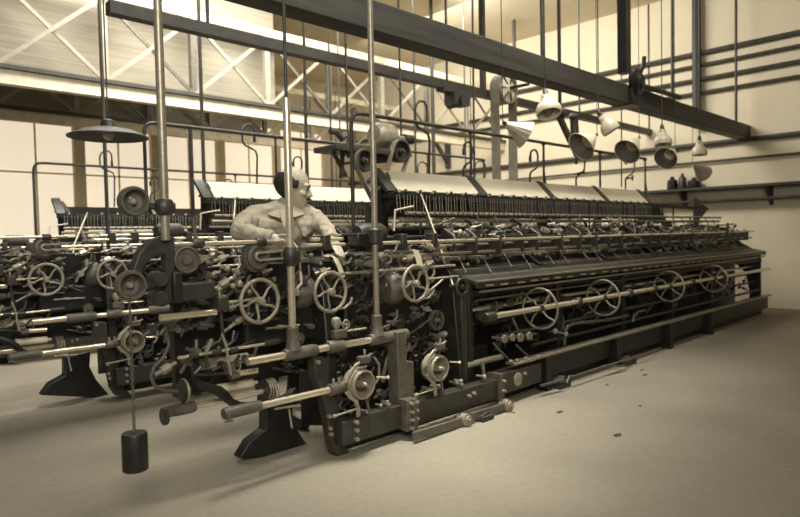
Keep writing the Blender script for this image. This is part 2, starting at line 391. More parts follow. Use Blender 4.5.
for a, b, r, m in (((197, 365.5), (247, 357.5), .027, CARD), ((217, 389), (252, 383), .025, CARD)):
    part('pale_roller', MB().lathe(P(*a, Y=3.0), P(*b, Y=3.0) - P(*a, Y=3.0), [(r * .4, -.03), (r * .4, 0), (r, .0), (r, (P(*b, Y=3.0) - P(*a, Y=3.0)).length), (r * .4, (P(*b, Y=3.0) - P(*a, Y=3.0)).length), (r * .4, (P(*b, Y=3.0) - P(*a, Y=3.0)).length + .04)], 18), m)
part('stub_shaft', MB().cyl(P(234, 374, Y=2.9), P(257, 370.5, Y=2.9), .016, n=16), STEEL)
part('stub_shaft', MB().cyl(P(196, 375, Y=2.9), P(236, 373, Y=2.9), .008, n=10), IRON)
for q in ((229, 371), (233, 376), (228, 366)):
    c = P(*q, Y=2.88); part('shaft_sleeve', MB().cyl(c - V((.02, 0, 0)), c + V((.03, 0, 0)), .019), MID)
part('hang_arm', MB().tube([P(q[0], q[1], Y=2.84) for q in ((222, 334), (226, 345), (228, 360), (231, 375))], .007), LITE)
part('hang_arm', MB().bar(P(212, 339, Y=2.84), P(206, 352, Y=2.84), .01, .016), LITE)
part('hang_arm', MB().bar(P(206, 355, Y=2.84), P(207, 368, Y=2.84), .01, .016), IRON)
part('support_arm', MB().bar(P(194, 356, Y=2.92), P(197, 395, Y=2.92), .03, .03), BLACK, .004)
b1 = part('draw_shaft', MB().cyl((1.34, 2.95, .42), (1.86, 2.95, .42), .0155, n=16), STEEL)
part('shaft_head', MB().lathe((1.285, 2.95, .42), (1, 0, 0), [(.012, 0), (.028, .0), (.028, .04), (.024, .045), (.024, .05), (.03, .055), (.03, .15), (.026, .16)], 20), MID, parent=b1)
part('end_flange', MB().lathe((1.285, 2.94, .405), (1, 0, 0), [(.015, -.012), (.042, -.008), (.042, .008), (.02, .012)], 20), IRON, parent=b1)
b2 = part('draw_shaft', MB().cyl((1.62, 2.75, .405), (2.16, 2.75, .403), .0195, n=18), STEEL)
part('shaft_head', MB().lathe((1.49, 2.75, .407), (1, 0, 0), [(.012, 0), (.026, .002), (.03, .012), (.03, .16), (.027, .205), (.022, .21)], 20), MID, parent=b2)
part('shaft_sleeve', MB().lathe((2.13, 2.75, .403), (1, 0, 0), [(.022, 0), (.033, .006), (.033, .10), (.028, .115)], 18), MID, parent=b2)
for dx in (.03, .07): part('set_screw', MB().cyl((2.13 + dx, 2.74, .43), (2.13 + dx, 2.74, .462), .009, n=6), LITE, parent=b2)
c = P(229, 421, Y=2.72); part('drip_cock', MB().cyl(c, c + V((0, 0, .03)), .009).cyl(c + V((-.02, 0, .0)), c + V((.02, 0, 0)), .006), MID, parent=b2)
part('bent_lever', MB().tube([P(q[0], q[1], Y=2.86) for q in ((197, 384), (208, 387), (219, 391), (226, 397), (231, 402), (240, 405), (250, 404))], [.02, .024, .026, .025, .02, .016, .012], 10), BLACK)
hw = part('small_handwheel', MB().lathe(P(183, 391, Y=2.95), (1, 0, 0), [(.008, -.012), (.05, -.012), (.058, -.006), (.058, .006), (.05, .012), (.012, .012), (.012, .12)], 24), IRON)
part('wheel_rim', MB().ring(P(184, 391, Y=2.95), (1, 0, 0), .056, .0075, 28, 8), LITE, parent=hw)
cs = part('spring_drum', MB().lathe(P(262, 389, Y=2.95), (1, 0, 0), [(.02, 0), (.07, 0), (.07, .03), (.04, .04), (.04, .06)], 22), BLACK)
for k in range(4): part('spring_coil', MB().ring(P(266 + 2.2 * k, 389 + k * .3, Y=2.92), (1, 0, 0), .05 + .004 * k, .005, 22, 6), LITE, parent=cs)
part('hose', MB().tube([P(q[0], q[1], Y=2.98) for q in ((167, 333), (169, 345), (163, 358), (154, 367), (151, 376), (154, 385), (162, 390), (178, 391.5))], .009), RUB)
part('link_rod', MB().cyl(P(275, 409, Y=2.74), P(300, 405, Y=2.74), .006), LITE)
part('link_rod', MB().cyl(P(289, 409, Y=2.76), P(292, 428, Y=2.76), .006), LITE)

# spindle cups with clamp arms
def cup(px, py, s):
    c = P(px, py, Y=2.66)
    q = part('spindle_cup', MB().lathe(c, (0, 1, 0), [(.072 * s, 0), (.080 * s, .0), (.086 * s, .012), (.086 * s, .03), (.09 * s, .034), (.09 * s, .046), (.086 * s, .05), (.086 * s, .07), (.09 * s, .074), (.09 * s, .09), (.06 * s, .11), (.03, .115), (.03, .10), (.062 * s, .085)], 36, True), LITE)
    part('spindle', MB().lathe(c + V((0, .09, 0)), (0, -1, 0), [(.036 * s, 0), (.03 * s, .04), (.016 * s, .09), (.010 * s, .10), (.009, .115)], 20), DULL, parent=q)
    for o in (0, .014):
        part('clamp_arm', MB().tube([c + V((x * s + o, .02, z * s)) for x, z in ((.0, .135), (-.05, .118), (-.10, .075), (-.125, .03))], .007), LITE, parent=q)
        part('clamp_arm', MB().tube([c + V((x * s + o, .02, z * s)) for x, z in ((-.125, -.02), (-.10, -.055), (-.06, -.085), (-.045, -.13), (-.045, -.175))], .007), LITE, parent=q)
    part('clamp_head', MB().box(c.x - .02, c.x + .05, c.y, c.y + .05, c.z + .12 * s, c.z + .16 * s), MID, .006, parent=q)
    part('clamp_screw', MB().cyl(c + V((.02, .02, .15 * s)), c + V((.02, .02, .195 * s)), .008, n=6).cyl(c + V((-.02, .02, .14 * s)), c + V((.075, .02, .165 * s)), .006), LITE, parent=q)
    part('handle_pin', MB().cyl(c + V((.085 * s, .0, .03)), c + V((.15 * s, -.03, .02)), .006).ball(c + V((.15 * s, -.03, .02)), .011), STEEL, parent=q)
    part('support_foot', MB().tube([c + V((.04, .04, -.08 * s)), c + V((.065, .05, -.15)), c + V((.075, .05, -.19))], .009), MID, parent=q)
    part('guide_rod', MB().cyl(c + V((-.2 * s, .03, -.14 * s)), c + V((-.04, .01, -.125 * s)), .006).ball(c + V((-.2 * s, .03, -.14 * s)), .012), LITE, parent=q)
    return q
cup(365, 385, 1.0); cup(441, 368.5, .98)
part('curved_pipe', MB().tube([P(q[0], q[1], Y=2.86) for q in ((396, 337), (392, 350), (387, 362), (384, 373), (383, 382))], .014), MID)
part('curved_pipe', MB().tube([P(q[0], q[1], Y=2.8) for q in ((374, 357), (379, 364), (379, 377), (376, 383))], .008), LITE)
part('feed_roller', MB().cyl(P(465, 366, Y=2.85), P(502, 356.5, Y=2.85), .0235, n=18), LITE)
part('stay', MB().bar(P(482, 361, Y=2.78), P(485, 381, Y=2.78), .012, .025), LITE)
c = P(336, 322, Y=2.82)
part('oil_cup', MB().lathe(c - V((0, 0, .05)), (0, 0, 1), [(.012, -.03), (.012, .01), (.026, .03), (.03, .05), (.026, .07), (.01, .08)], 16), LITE)
part('twin_bracket', MB().box(c.x - .04, c.x + .05, 2.78, 2.82, .67, .72), MID, .006)
c = P(346, 324.5, Y=2.80)
vw = part('valve_wheel', MB().ring(c, (0, 1, 0), .024, .005, 18, 6).lathe(c, (0, 1, 0), [(.006, -.01), (.009, 0), (.006, .08)], 10), LITE)
for k in range(4): part('spoke', MB().bar(c, c + V((.024 * math.cos(k * PI / 2), 0, .024 * math.sin(k * PI / 2))), .006, .006), LITE, parent=vw)
part('link_rod', MB().cyl(P(347, 331, Y=2.78), P(366, 328, Y=2.78), .006), STEEL)
part('cover_arc', MB().tube([P(q[0], q[1], Y=2.86) for q in ((380, 398), (388, 393), (396, 393), (403, 399), (406, 405))], .022), IRON)
# long shafts along the front
sh = part('main_shaft', MB().cyl((3.60, 2.75, .655), (10.2, 2.75, .655), .0215, n=18), STEEL)
part('shaft_collar', MB().lathe((3.54, 2.75, .655), (1, 0, 0), [(.03, 0), (.035, .01), (.035, .1), (.024, .105)], 18), IRON, parent=sh)
for x in (4.8, 5.75, 6.3, 7.3, 8.3): part('shaft_collar', MB().lathe((x, 2.75, .655), (1, 0, 0), [(.03, 0), (.04, .01), (.04, .04), (.03, .05)], 18), IRON, parent=sh)
part('shaft_bracket', MB().bar((4.83, 2.80, .655), (4.83, 3.1, .70), .04, .05), IRON, .004)
for x in (4.24, 5.26, 6.70, 8.0):
    c = V((x, 2.75, .652))
    w = part('guide_wheel', MB().ring(c, (1, 0, 0), .158, .0095, 44, 8), DULL)
    for k in range(4):
        a = 2 * PI * k / 4 + .6
        part('spoke', MB().tube([c + V((0, math.cos(a) * .02, math.sin(a) * .02)), c + V((0, math.cos(a + .15) * .09, math.sin(a + .15) * .09)), c + V((0, math.cos(a) * .155, math.sin(a) * .155))], .0075), LITE, parent=w)
    part('hub', MB().lathe(c - V((.03, 0, 0)), (1, 0, 0), [(.024, 0), (.034, .01), (.034, .05), (.024, .06)], 16), IRON, parent=w)
s2 = part('second_shaft', MB().cyl((3.55, 2.95, .688), (10.2, 2.95, .69), .018, n=16), STEEL)
for x, l, r in ((3.84, .16, .03), (4.08, .06, .026), (4.5, .08, .026), (5.4, .1, .03), (6.2, .1, .03)):
    part('shaft_sleeve', MB().cyl((x, 2.95, .688), (x + l, 2.95, .688), r), MID, parent=s2)
part('low_shaft', MB().cyl((3.9, 2.92, .46), (10.2, 2.92, .47), .014), MID)
part('low_shaft', MB().cyl((4.3, 2.86, .345), (10.2, 2.86, .35), .016), IRON)
part('lamp_shaft', MB().cyl((3.7, 3.05, .56), (10.2, 3.05, .57), .02), IRON)
for q, k in (((505, 339), 1), ((513, 337.5), .9), ((521, 337.5), 1.1), ((530, 336), 1.1)):
    c = P(*q, Y=2.80)
    v = part('valve_knob', MB().lathe(c, (0, 1, 0), [(.01, -.01), (.03 * k, -.006), (.034 * k, .006), (.03 * k, .016), (.01, .02), (.01, .12)], 10), LITE)
part('valve_pipe', MB().cyl(P(497, 339.5, Y=2.84), P(536, 333.5, Y=2.84), .012), MID)
part('bent_pipe', MB().tube([P(q[0], q[1], Y=2.80) for q in ((564.5, 345), (565.5, 332), (568, 326), (574, 323.5), (590, 322), (610, 319.5), (628, 315.5))], .014), MID)
part('bent_pipe', MB().tube([P(q[0], q[1], Y=2.82) for q in ((633, 322), (634, 316), (638, 312), (645, 310.5))], .012), MID)
part('clamp_screw', MB().cyl(P(553, 331, Y=2.78), P(567, 334, Y=2.78), .009).ball(P(555, 331, Y=2.76), .024).ball(P(566, 334, Y=2.76), .02), LITE)
for a, b in (((493, 343), (511, 362)), ((516, 345), (529, 357)), ((512, 318), (519, 332))):
    part('stay', MB().bar(P(*a, Y=2.82), P(*b, Y=2.78), .014, .014), MID)
for q in ((511, 361), (517, 360), (526, 358), (538, 356)):
    part('edge_clip', MB().ball(P(*q, Y=2.74), .016, 8, (1.4, 1, .7)), LITE)

# table with its slats, standing on cast standards
part('table', MB().prism([(2.80, .885), (2.80, .912), (3.16, 1.0), (3.16, .97)], 3.5, 10.2, 'yz'), IRON)
part('table_edge', MB().box(3.5, 10.2, 2.785, 2.80, .862, .905), IRON, .003)
part('table_lip', MB().box(3.5, 10.2, 2.78, 2.80, .905, .918), DULL, .002)
for k in range(3):
    y = 2.90 + .085 * k; part('table_strip', MB().box(3.5, 10.2, y, y + .02, .925 + .021 * k, .945 + .021 * k), MID if k % 2 else LITE)
part('front_bar', MB().box(3.5, 10.2, 2.86, 2.92, .79, .84), BLACK)
ec = part('rack_plate', MB().box(3.6, 3.68, 2.772, 2.785, .872, .884), LITE)
for i in range(1, 34): rep(ec, (.19 * i + rnd.uniform(-.04, .04), 0, rnd.uniform(-.006, .004)))
part('rack_rod', MB().cyl((3.55, 2.80, .835), (10.2, 2.80, .84), .009), DULL)
part('rack_rod', MB().cyl((3.55, 2.84, .77), (10.2, 2.84, .775), .008), MID)
part('dark_apron', MB().box(3.42, 10.2, 3.20, 3.24, .1, .95), BLACK)
std = part('standard', MB().prism([(2.84, 0), (3.02, 0), (2.98, .3), (3.04, .6), (3.3, .85), (3.6, .6), (3.66, 0), (3.95, 0), (3.95, 1.2), (3.79, 1.35), (3.77, 1.74), (3.74, 1.745), (3.60, 1.58), (3.60, 1.52), (3.70, 1.40), (3.70, 1.25), (3.30, 1.16), (2.84, .88)], 3.47, 3.52, 'yz'), BLACK, .005)
for k in range(1, 5): rep(std, (PITCH * k, 0, 0))
rep(std, (6.66, 0, 0))
# long bars level with the man's elbows
for y, z, r, x0, x1, m in ((2.97, 1.236, .0125, 2.20, 2.62, STEEL), (2.95, 1.203, .0125, 2.13, 10.2, STEEL), (3.05, 1.168, .011, 3.2, 10.2, DULL), (2.98, 1.112, .012, 2.62, 10.2, DULL),
                           (3.4, 1.418, .013, 3.42, 10.2, LITE), (3.42, 1.362, .016, 3.40, 10.2, DULL), (3.46, 1.30, .014, 3.4, 10.2, IRON), (3.3, 1.235, .014, 2.64, 10.2, IRON), (2.9, 1.03, .01, 2.3, 3.4, DULL)):
    part('long_bar', MB().cyl((x0, y, z), (x1, y, z), r, n=12), m)
for x in (2.26, 2.44, 2.68, 2.9, 3.2): part('bar_clamp', MB().box(x, x + .05, 2.92, 3.0, 1.17, 1.26), IRON, .006)
part('rear_panel', MB().box(3.45, 10.2, 4.02, 4.05, .15, 1.30), BLACK)
part('creel_rail', MB().box(3.42, MX1, 3.58, 3.66, 1.545, 1.59), BLACK, .004)
part('creel_backboard', MB().box(3.45, MX1, 3.70, 3.72, 1.40, 1.69), BLACK)  # black panel standing in for the shade behind the yarns
# sloping white boards with dark strips between
gap = .052
bd = part('sloping_board', MB().prism([(3.60, 1.602), (3.76, 1.772), (3.755, 1.783), (3.592, 1.611)], MX0 + gap + .05, MX0 + PITCH - gap + .02, 'yz'), BOARD, .003)
st = part('board_bracket', MB().prism([(3.60, 1.585), (3.78, 1.77), (3.765, 1.80), (3.587, 1.622), (3.575, 1.60)], MX0 - .03, MX0 + .07, 'yz'), IRON, .003)
for k in range(1, 5):
    if k < 4: rep(bd, (PITCH * k, 0, 0))
    rep(st, (PITCH * k, 0, 0))
part('end_board', MB().prism(poly([(377, 190), (386, 172), (395, 190)], 3.7), 3.68, 3.70), MID)
bb = part('bobbin', MB().lathe((3.5, 3.585, 1.59), (0, 0, 1), [(.006, 0), (.018, .004), (.018, .01), (.009, .013), (.009, .022), (.015, .026), (.004, .032)], 10), IRON)
bb2 = part('bobbin', MB().lathe((3.54, 3.585, 1.59), (0, 0, 1), [(.006, 0), (.014, .004), (.014, .012), (.007, .02), (.003, .03)], 10), LITE)
for i in range(1, 48):
    (rep(bb, (.095 * i + rnd.uniform(-.02, .02), 0, 0)) if i % 2 else rep(bb2, (.095 * i + rnd.uniform(-.02, .02), 0, 0)))
yn = MB()
for i in range(120):
    x = 3.48 + i * .0388 + rnd.uniform(-.006, .006); yn.bar((x, 3.56, 1.575), (x + rnd.uniform(-.006, .006), 3.555, 1.43), .003, .003)
tag(part('yarn', yn, YARN, flat=True), kind='stuff')
part('draw_cord', MB().tube([P(421, 194, Y=3.52), P(437, 238, Y=3.1), P(453, 285, Y=2.84)], .006), CARD)
part('angle_rod', MB().tube([(3.45, 3.35, 1.47), P(395, 210, Y=3.35), P(394, 231, Y=3.35)], .0075), CARD)

gb = part('guide_bead', MB().lathe((3.5, 3.4, 1.418), (1, 0, 0), [(.013, 0), (.02, .004), (.02, .018), (.013, .022)], 10), MID)
for i in range(1, 64): rep(gb, (.072 * i + rnd.uniform(-.012, .012), 0, 0))
# knitting heads: the crowd of small pieces between table and creel, four to a section
def head_parts(x):
    a = [part('knitting_head', MB().box(x, x + .2, 3.16, 3.36, .98, 1.06).prism([(3.14, 1.06), (3.34, 1.06), (3.30, 1.14), (3.2, 1.15)], x + .03, x + .17, 'yz'), IRON, .006),
         part('sinker_bar', MB().box(x, x + .26, 3.08, 3.13, 1.055, 1.085), LITE, .003),
         part('cam_lever', MB().tube([(x + .06, 3.06, 1.14), (x + .07, 3.02, 1.19), (x + .1, 3.06, 1.24), (x + .09, 3.14, 1.29)], .010), MID),
         part('bar_bracket', MB().box(x + .2, x + .222, 2.93, 3.2, 1.09, 1.225), IRON, .005),
         part('thread_carrier', MB().bar((x + .13, 3.36, 1.40), (x + .15, 3.28, 1.22), .009, .012).box(x + .11, x + .16, 3.3, 3.37, 1.25, 1.29), MID),
         part('cross_lever', MB().bar((x + .02, 2.88, .97), (x + .10, 3.02, 1.08), .008, .010), MID),
         part('small_casing', MB().lathe((x + .2, 3.24, 1.25), (1, 0, 0), [(.01, 0), (.04, .0), (.05, .02), (.05, .06), (.03, .08), (.01, .08)], 14), IRON),
         part('adjusting_nut', MB().cyl((x + .245, 3.0, 1.21), (x + .27, 3.0, 1.21), .019, n=6), LITE)]
    return a
h0 = head_parts(3.48)
for i in range(1, 22):
    for o in h0:
        j = V((rnd.uniform(-.045, .045), rnd.uniform(-.01, .03), rnd.uniform(-.02, .02)))
        if o.name.startswith('small_casing') and rnd.random() < .35: continue
        c = rep(o, V((.295 * i, 0, 0)) + j)
# upright rods between table level and creel
ur = part('guide_post', MB().cyl((3.62, 3.44, 1.06), (3.62, 3.44, 1.56), .009), BLACK)
for i in range(1, 16): rep(ur, (.33 * i + rnd.uniform(-.1, .1), rnd.uniform(-.04, .06), 0))
ab = part('arc_spring', MB().tube([(4.0 + .10 * math.sin(PI * k / 10), 3.3, 1.27 + .09 * math.cos(PI * k / 10)) for k in range(11)], .010), BLACK)
for i in range(1, 7): rep(ab, (.62 * i + rnd.uniform(-.1, .1), 0, 0))
pb = part('pale_box', MB().box(4.95, 5.28, 3.5, 3.6, 1.27, 1.36), CARD, .003)
for dx, dy, dz, s in ((-1.15, .0, .02, 0), (-.72, .02, -.02, 0), (1.0, 0, -.02, 0), (2.1, .02, -.01, 0)): rep(pb, (dx, dy, dz)).scale = (.5, 1, .6)

# crowd of small works in the driving end and below the table
def scatter(name, mk, n, xs, ys, zs, mats):
    protos = [part(name, mk(), m) for m in mats]
    base = V((0, 0, 0))
    for i in range(n):
        o = protos[i] if i < len(protos) else rep(protos[i % len(protos)], (0, 0, 0))
        o.location = V((rnd.uniform(*xs), rnd.uniform(*ys), rnd.uniform(*zs))) - wloc(mach)
        o.rotation_euler.y = rnd.uniform(-.5, .5); s = rnd.uniform(.75, 1.25); o.scale = (s, s, s)
def g0(mb): return mb
W = wloc(mach)
def rel(mb): mb.v = [p + W for p in mb.v]; return mb
gear = lambda: rel(MB().rim((0, 0, 0), (0, 1, 0), .062, .045, -.012, .012, 26).lathe((0, .005, 0), (0, -1, 0), [(.018, -.03), (.018, .02), (.01, .03)], 12).bar((-.05, 0, 0), (.05, 0, 0), .012, .012).bar((0, 0, -.05), (0, 0, .05), .012, .012))
levr = lambda: rel(MB().tube([(-.06, 0, -.05), (-.02, -.01, -.01), (.03, -.01, .01), (.05, 0, .06)], .0085).lathe((-.02, .02, -.01), (0, -1, 0), [(.018, 0), (.018, .05)], 10))
rodp = lambda: rel(MB().cyl((-.13, 0, -.004), (.13, 0, .004), .0075).cyl((-.05, 0, 0), (.0, 0, 0), .014))
knob = lambda: rel(MB().cyl((0, .05, 0), (0, 0, 0), .008).ball((0, -.008, 0), .0165, 10))
nutp = lambda: rel(MB().cyl((-.02, 0, 0), (.02, 0, 0), .02, n=6).cyl((-.05, 0, 0), (.05, 0, 0), .009))
cam_ = lambda: rel(MB().lathe((0, .02, 0), (0, -1, 0), [(.01, 0), (.045, 0), (.05, .012), (.045, .03), (.02, .034), (.012, .05)], 18))
# driving end, upper works
scatter('gear_wheel', gear, 9, (1.5, 3.3), (2.98, 3.06), (.9, 1.14), (IRON, MID))
scatter('lever', levr, 26, (1.45, 3.3), (2.90, 3.05), (.92, 1.19), (MID, LITE, IRON))
scatter('nut', nutp, 26, (1.4, 3.35), (2.90, 3.02), (1.0, 1.2), (LITE, BRASS, MID))
scatter('knob', knob, 22, (1.45, 3.3), (2.88, 3.0), (.92, 1.15), (LITE, MID))
# driving end, lower works
scatter('gear_wheel', gear, 10, (1.95, 3.3), (2.92, 3.02), (.28, .86), (BLACK, IRON, MID))
scatter('lever', levr, 16, (1.3, 1.8), (2.93, 3.06), (.6, 1.1), (IRON, MID))
scatter('nut', nutp, 14, (1.3, 1.8), (2.93, 3.06), (.6, 1.1), (LITE, MID))
scatter('lever', levr, 28, (1.5, 3.35), (2.88, 3.0), (.47, .88), (IRON, MID, BLACK))
scatter('lever', levr, 16, (2.25, 3.35), (2.84, 2.95), (.22, .5), (IRON, MID))
scatter('rod', rodp, 14, (1.55, 3.3), (2.88, 3.02), (.48, .88), (MID, IRON, DULL))
scatter('nut', nutp, 20, (2.0, 3.35), (2.86, 2.98), (.24, .85), (MID, IRON, LITE))
scatter('cam', cam_, 8, (2.0, 3.3), (2.93, 3.0), (.5, .84), (IRON, MID))
scatter('knob', knob, 16, (2.22, 3.6), (2.72, 2.80), (.225, .25), (LITE, MID))
# below the table along the sections
scatter('cam', cam_, 16, (3.7, 9.9), (2.95, 3.1), (.4, .82), (IRON, BLACK))
scatter('bell_crank', levr, 40, (3.6, 9.9), (2.84, 3.05), (.32, .84), (IRON, MID, BLACK))  # same plain lever as in the driving end
scatter('rod', rodp, 26, (3.6, 9.9), (2.82, 3.02), (.34, .85), (IRON, MID))
scatter('nut', nutp, 26, (3.6, 9.9), (2.82, 2.95), (.3, .84), (MID, IRON))
scatter('gear_wheel', gear, 7, (3.8, 9.9), (3.0, 3.1), (.36, .8), (IRON, BLACK))
# among the heads
scatter('jack_lever', levr, 44, (3.45, 9.9), (3.1, 3.4), (1.06, 1.33), (MID, IRON, LITE))  # plain levers again, scattered over the heads
scatter('lock_nut', nutp, 60, (3.45, 9.8), (2.95, 3.3), (1.0, 1.32), (LITE, MID, BRASS))  # plain nuts again, scattered over the heads
scatter('knob', knob, 60, (3.45, 9.8), (2.96, 3.2), (1.0, 1.33), (LITE, MID, CARD))
scatter('cam', cam_, 26, (3.45, 9.8), (3.08, 3.3), (1.02, 1.3), (IRON, MID))
scatter('rod', rodp, 18, (3.5, 8.8), (3.2, 3.5), (1.15, 1.40), (CARD, DULL, IRON))
# driving end: gearing boxes above, behind the bars
part('top_casing', MB().box(2.66, 3.4, 3.12, 3.4, .9, 1.14), BLACK, .02)
part('top_casing', MB().lathe((2.75, 3.2, 1.27), (1, 0, 0), [(.02, 0), (.05, 0), (.07, .03), (.07, .2), (.05, .24), (.02, .24)], 18), IRON)
part('end_bracket', MB().prism([(3.2, 1.2), (3.9, 1.2), (3.9, 1.62), (3.6, 1.55), (3.5, 1.35)], 8.45, 8.5, 'yz'), BLACK, .005)
part('end_arm', MB().bar((8.16, 3.6, 1.58), (10.2, 3.6, 1.56), .04, .05), BLACK)
part('curved_arm', MB().tube([P(q[0], q[1], Y=3.2) for q in ((375, 247), (380, 252), (386, 262), (392, 272))], .014), IRON)

# rail of gas pipe over the boards, with its standing posts and gooseneck pipes
RY = 3.79
rail = part('overhead_rail', MB().tube([(3.225, RY, 1.30), (3.225, RY, 2.10), (3.228, RY, 2.15), (3.245, RY, 2.19), (3.28, RY, 2.215), (3.34, RY, 2.222), (8.47, RY, 2.225)], .0165, 10), PIPE)
for x in (4.70, 5.95, 7.2, 8.46):
    part('rail_post', MB().cyl((x, RY, 1.72), (x, RY, 2.22), .0125).ball((x, RY, 2.215), .026), PIPE, parent=rail)
part('post_stay', MB().bar((5.95, RY, 1.95), (5.90, RY - .06, 1.72), .012, .012), PIPE, parent=rail)
part('post_stay', MB().bar((8.46, RY, 1.95), (8.40, RY - .06, 1.72), .012, .012), PIPE, parent=rail)
def goose(pts, Y, tap=None):
    g = part('gooseneck_pipe', MB().tube([P(a, b, Y=Y) for a, b in pts], .011, 8), PIPE)
    e = P(*pts[-1], Y=Y); part('nozzle', MB().cyl(e + V((0, 0, .03)), e - V((0, 0, .03)), .016), PIPE, parent=g)
    if tap:
        a, b = P(*tap[0], Y=Y), P(*tap[1], Y=Y)
        part('tap', MB().cyl(a, b, .011).cyl(b + V((0, 0, .035)), b - V((0, 0, .035)), .012), PIPE, parent=g)
    return g
def hook(x, y, s=1.0, Y=3.86, tap=None):             # base at picture point x, y
    return goose([(x + a * s, y + b * s) for a, b in ((0, 0), (0, -11), (1, -14), (6.5, -18), (8, -21), (8.5, -31), (7.5, -35.5), (5, -38), (2.5, -37.5), (.8, -35), (.3, -31), (.2, -28))], Y, tap)
hook(463.5, 180); hook(530, 185, .93)
hook(576, 191, 1.05, tap=((576, 174), (584, 171.5))); hook(625.5, 193, 1.1, tap=((625.5, 178.5), (632.5, 178)))
goose([(429, 184), (429.5, 140), (428, 134), (423, 130), (418, 127), (415.5, 122), (415, 110), (416.5, 104), (420, 101), (424, 101.5), (426.5, 106), (427, 113), (427, 120)], 3.86)
part('drop_pipe', MB().cyl(P(473.5, 62, Y=3.9) + V((0, 0, .8)), P(474.5, 182, Y=3.9), .011), PIPE)
part('drop_pipe', MB().cyl(P(622, 130, Y=3.9) + V((0, 0, 1.2)), P(621.5, 187, Y=3.9), .008), PIPE)

# two more machines of the same make further back in the hall
m2 = copy_tree(mach); m2.location = mach.location + V((-.40, 2.22, .06)); m2.scale = (1, 1, 1.0)
m2['label'] = 'second long knitting machine, in the row directly behind the man'
m3 = copy_tree(mach); m3.location = mach.location + V((-1.0, 4.75, .0))
for ch in list(m3.children):
    if ch.name.startswith('sloping_board'): bpy.data.objects.remove(ch)
m3['label'] = 'farthest knitting machine, in the row nearest the windowed back wall'
def drop_tree(o):
    for ch in list(o.children): drop_tree(ch)
    bpy.data.objects.remove(o)
for m_ in (m2, m3):
    for ch in list(m_.children):
        if ch.name.startswith('upright_pipe'): drop_tree(ch)
        elif m_ is m2 and ch.name.startswith('overhead_rail'): ch.location += V((-.3, 0, .1))
# ------------------------------------------------------------------ the man
def skin_mesh(verts, edges, sub=2):
    me = bpy.data.meshes.new('tmp'); me.from_pydata([tuple(v[0]) for v in verts], edges, [])
    o = bpy.data.objects.new('tmp', me); col.objects.link(o)
    s = o.modifiers.new('s', 'SKIN'); s.use_smooth_shade = True
    for i, v in enumerate(verts):
        r = v[1]; me.skin_vertices[0].data[i].radius = r if isinstance(r, tuple) else (r, r)
    me.skin_vertices[0].data[0].use_root = True
    o.modifiers.new('d', 'SUBSURF').levels = sub
    dg = bpy.context.evaluated_depsgraph_get(); dg.update()
    out = bpy.data.meshes.new_from_object(o.evaluated_get(dg))
    bpy.data.objects.remove(o); bpy.data.meshes.remove(me)
    return out
def chain_mesh(chains, sub=2):                       # chains of (point, radius); first vertex of later chains may be an index into the list
    verts, edges, key = [], [], {}
    for ch in chains:
        prev = None
        for p in ch:
            k = p[2] if len(p) > 2 else None
            if k is not None and k in key and p[0] is None: i = key[k]
            else:
                i = len(verts); verts.append((V(p[0]), p[1]))
                if k is not None: key[k] = i
            if prev is not None: edges.append((prev, i))
            prev = i
    return skin_mesh(verts, edges, sub)
def fuse(meshes, mbs, name, material, parent, voxel=None, smooth=2, at=None):
    bm = bmesh.new()
    for me in meshes: bm.from_mesh(me); bpy.data.meshes.remove(me)
    me = bpy.data.meshes.new(name); bm.to_mesh(me); bm.free()
    bm = bmesh.new(); bm.from_mesh(me)
    for mb in mbs:
        vs = [bm.verts.new(p) for p in mb.v]
        for f in mb.f:
            try: bm.faces.new([vs[i] for i in f])
            except ValueError: pass
    bmesh.ops.recalc_face_normals(bm, faces=bm.faces); bm.to_mesh(me); bm.free()
    if voxel:
        o = bpy.data.objects.new('tmp', me); col.objects.link(o)
        r = o.modifiers.new('r', 'REMESH'); r.mode = 'VOXEL'; r.voxel_size = voxel
        if smooth: sm = o.modifiers.new('m', 'SMOOTH'); sm.iterations = smooth; sm.factor = .5
        dg = bpy.context.evaluated_depsgraph_get(); dg.update()
        me2 = bpy.data.meshes.new_from_object(o.evaluated_get(dg)); bpy.data.objects.remove(o); me = me2; me.name = name
    org = wloc(parent)
    for v in me.vertices: v.co = v.co - org
    me.materials.clear(); me.materials.append(material); me.shade_smooth()
    o = bpy.data.objects.new(name, me); col.objects.link(o); o.parent = parent
    return o
man = empty('person', (2.27, 3.42, 0), 'man in pale work jacket leaning on the nearest machine, head turned to his left', 'person')
shR, shL = P(255, 215, Y=3.40), P(309, 215, Y=3.29)
elR, elL = P(236, 231, Y=3.22), P(325, 226, Y=3.14)
wrR, wrL = P(272, 238, Y=3.06), P(331, 238.5, Y=3.02)
nk = P(285, 204, Y=3.36); hd = P(293.5, 188.5, Y=3.31)
mid = (shR + shL) / 2
pel = V((2.30, 3.46, .93))
Wd = (shL - shR).normalized()
hipR, hipL = pel - Wd * .09 - V((0, 0, .05)), pel + Wd * .09 - V((0, 0, .05))
knR, knL = V((hipR.x - .02, 3.42, .49)), V((hipL.x + .02, 3.40, .49))
anR, anL = V((hipR.x - .02, 3.50, .09)), V((hipL.x + .02, 3.48, .09))
toe = V((-.03, -.17, -.05))
chest = mid * .7 + pel * .3 + V((0, .02, .0)); belly = mid * .3 + pel * .7 + V((0, .015, 0))
def limbs(g):                                        # g = added radius, for clothes over the body
    return [[(pel, (.125 + g, .095 + g), 'pel'), (belly, (.135 + g, .10 + g), 'bel'), (chest, (.15 + g, .105 + g), 'ch'), (mid - V((0, 0, .02)), (.10 + g, .08 + g), 'mid'), (nk, .056 + g * .6, 'nk')]]
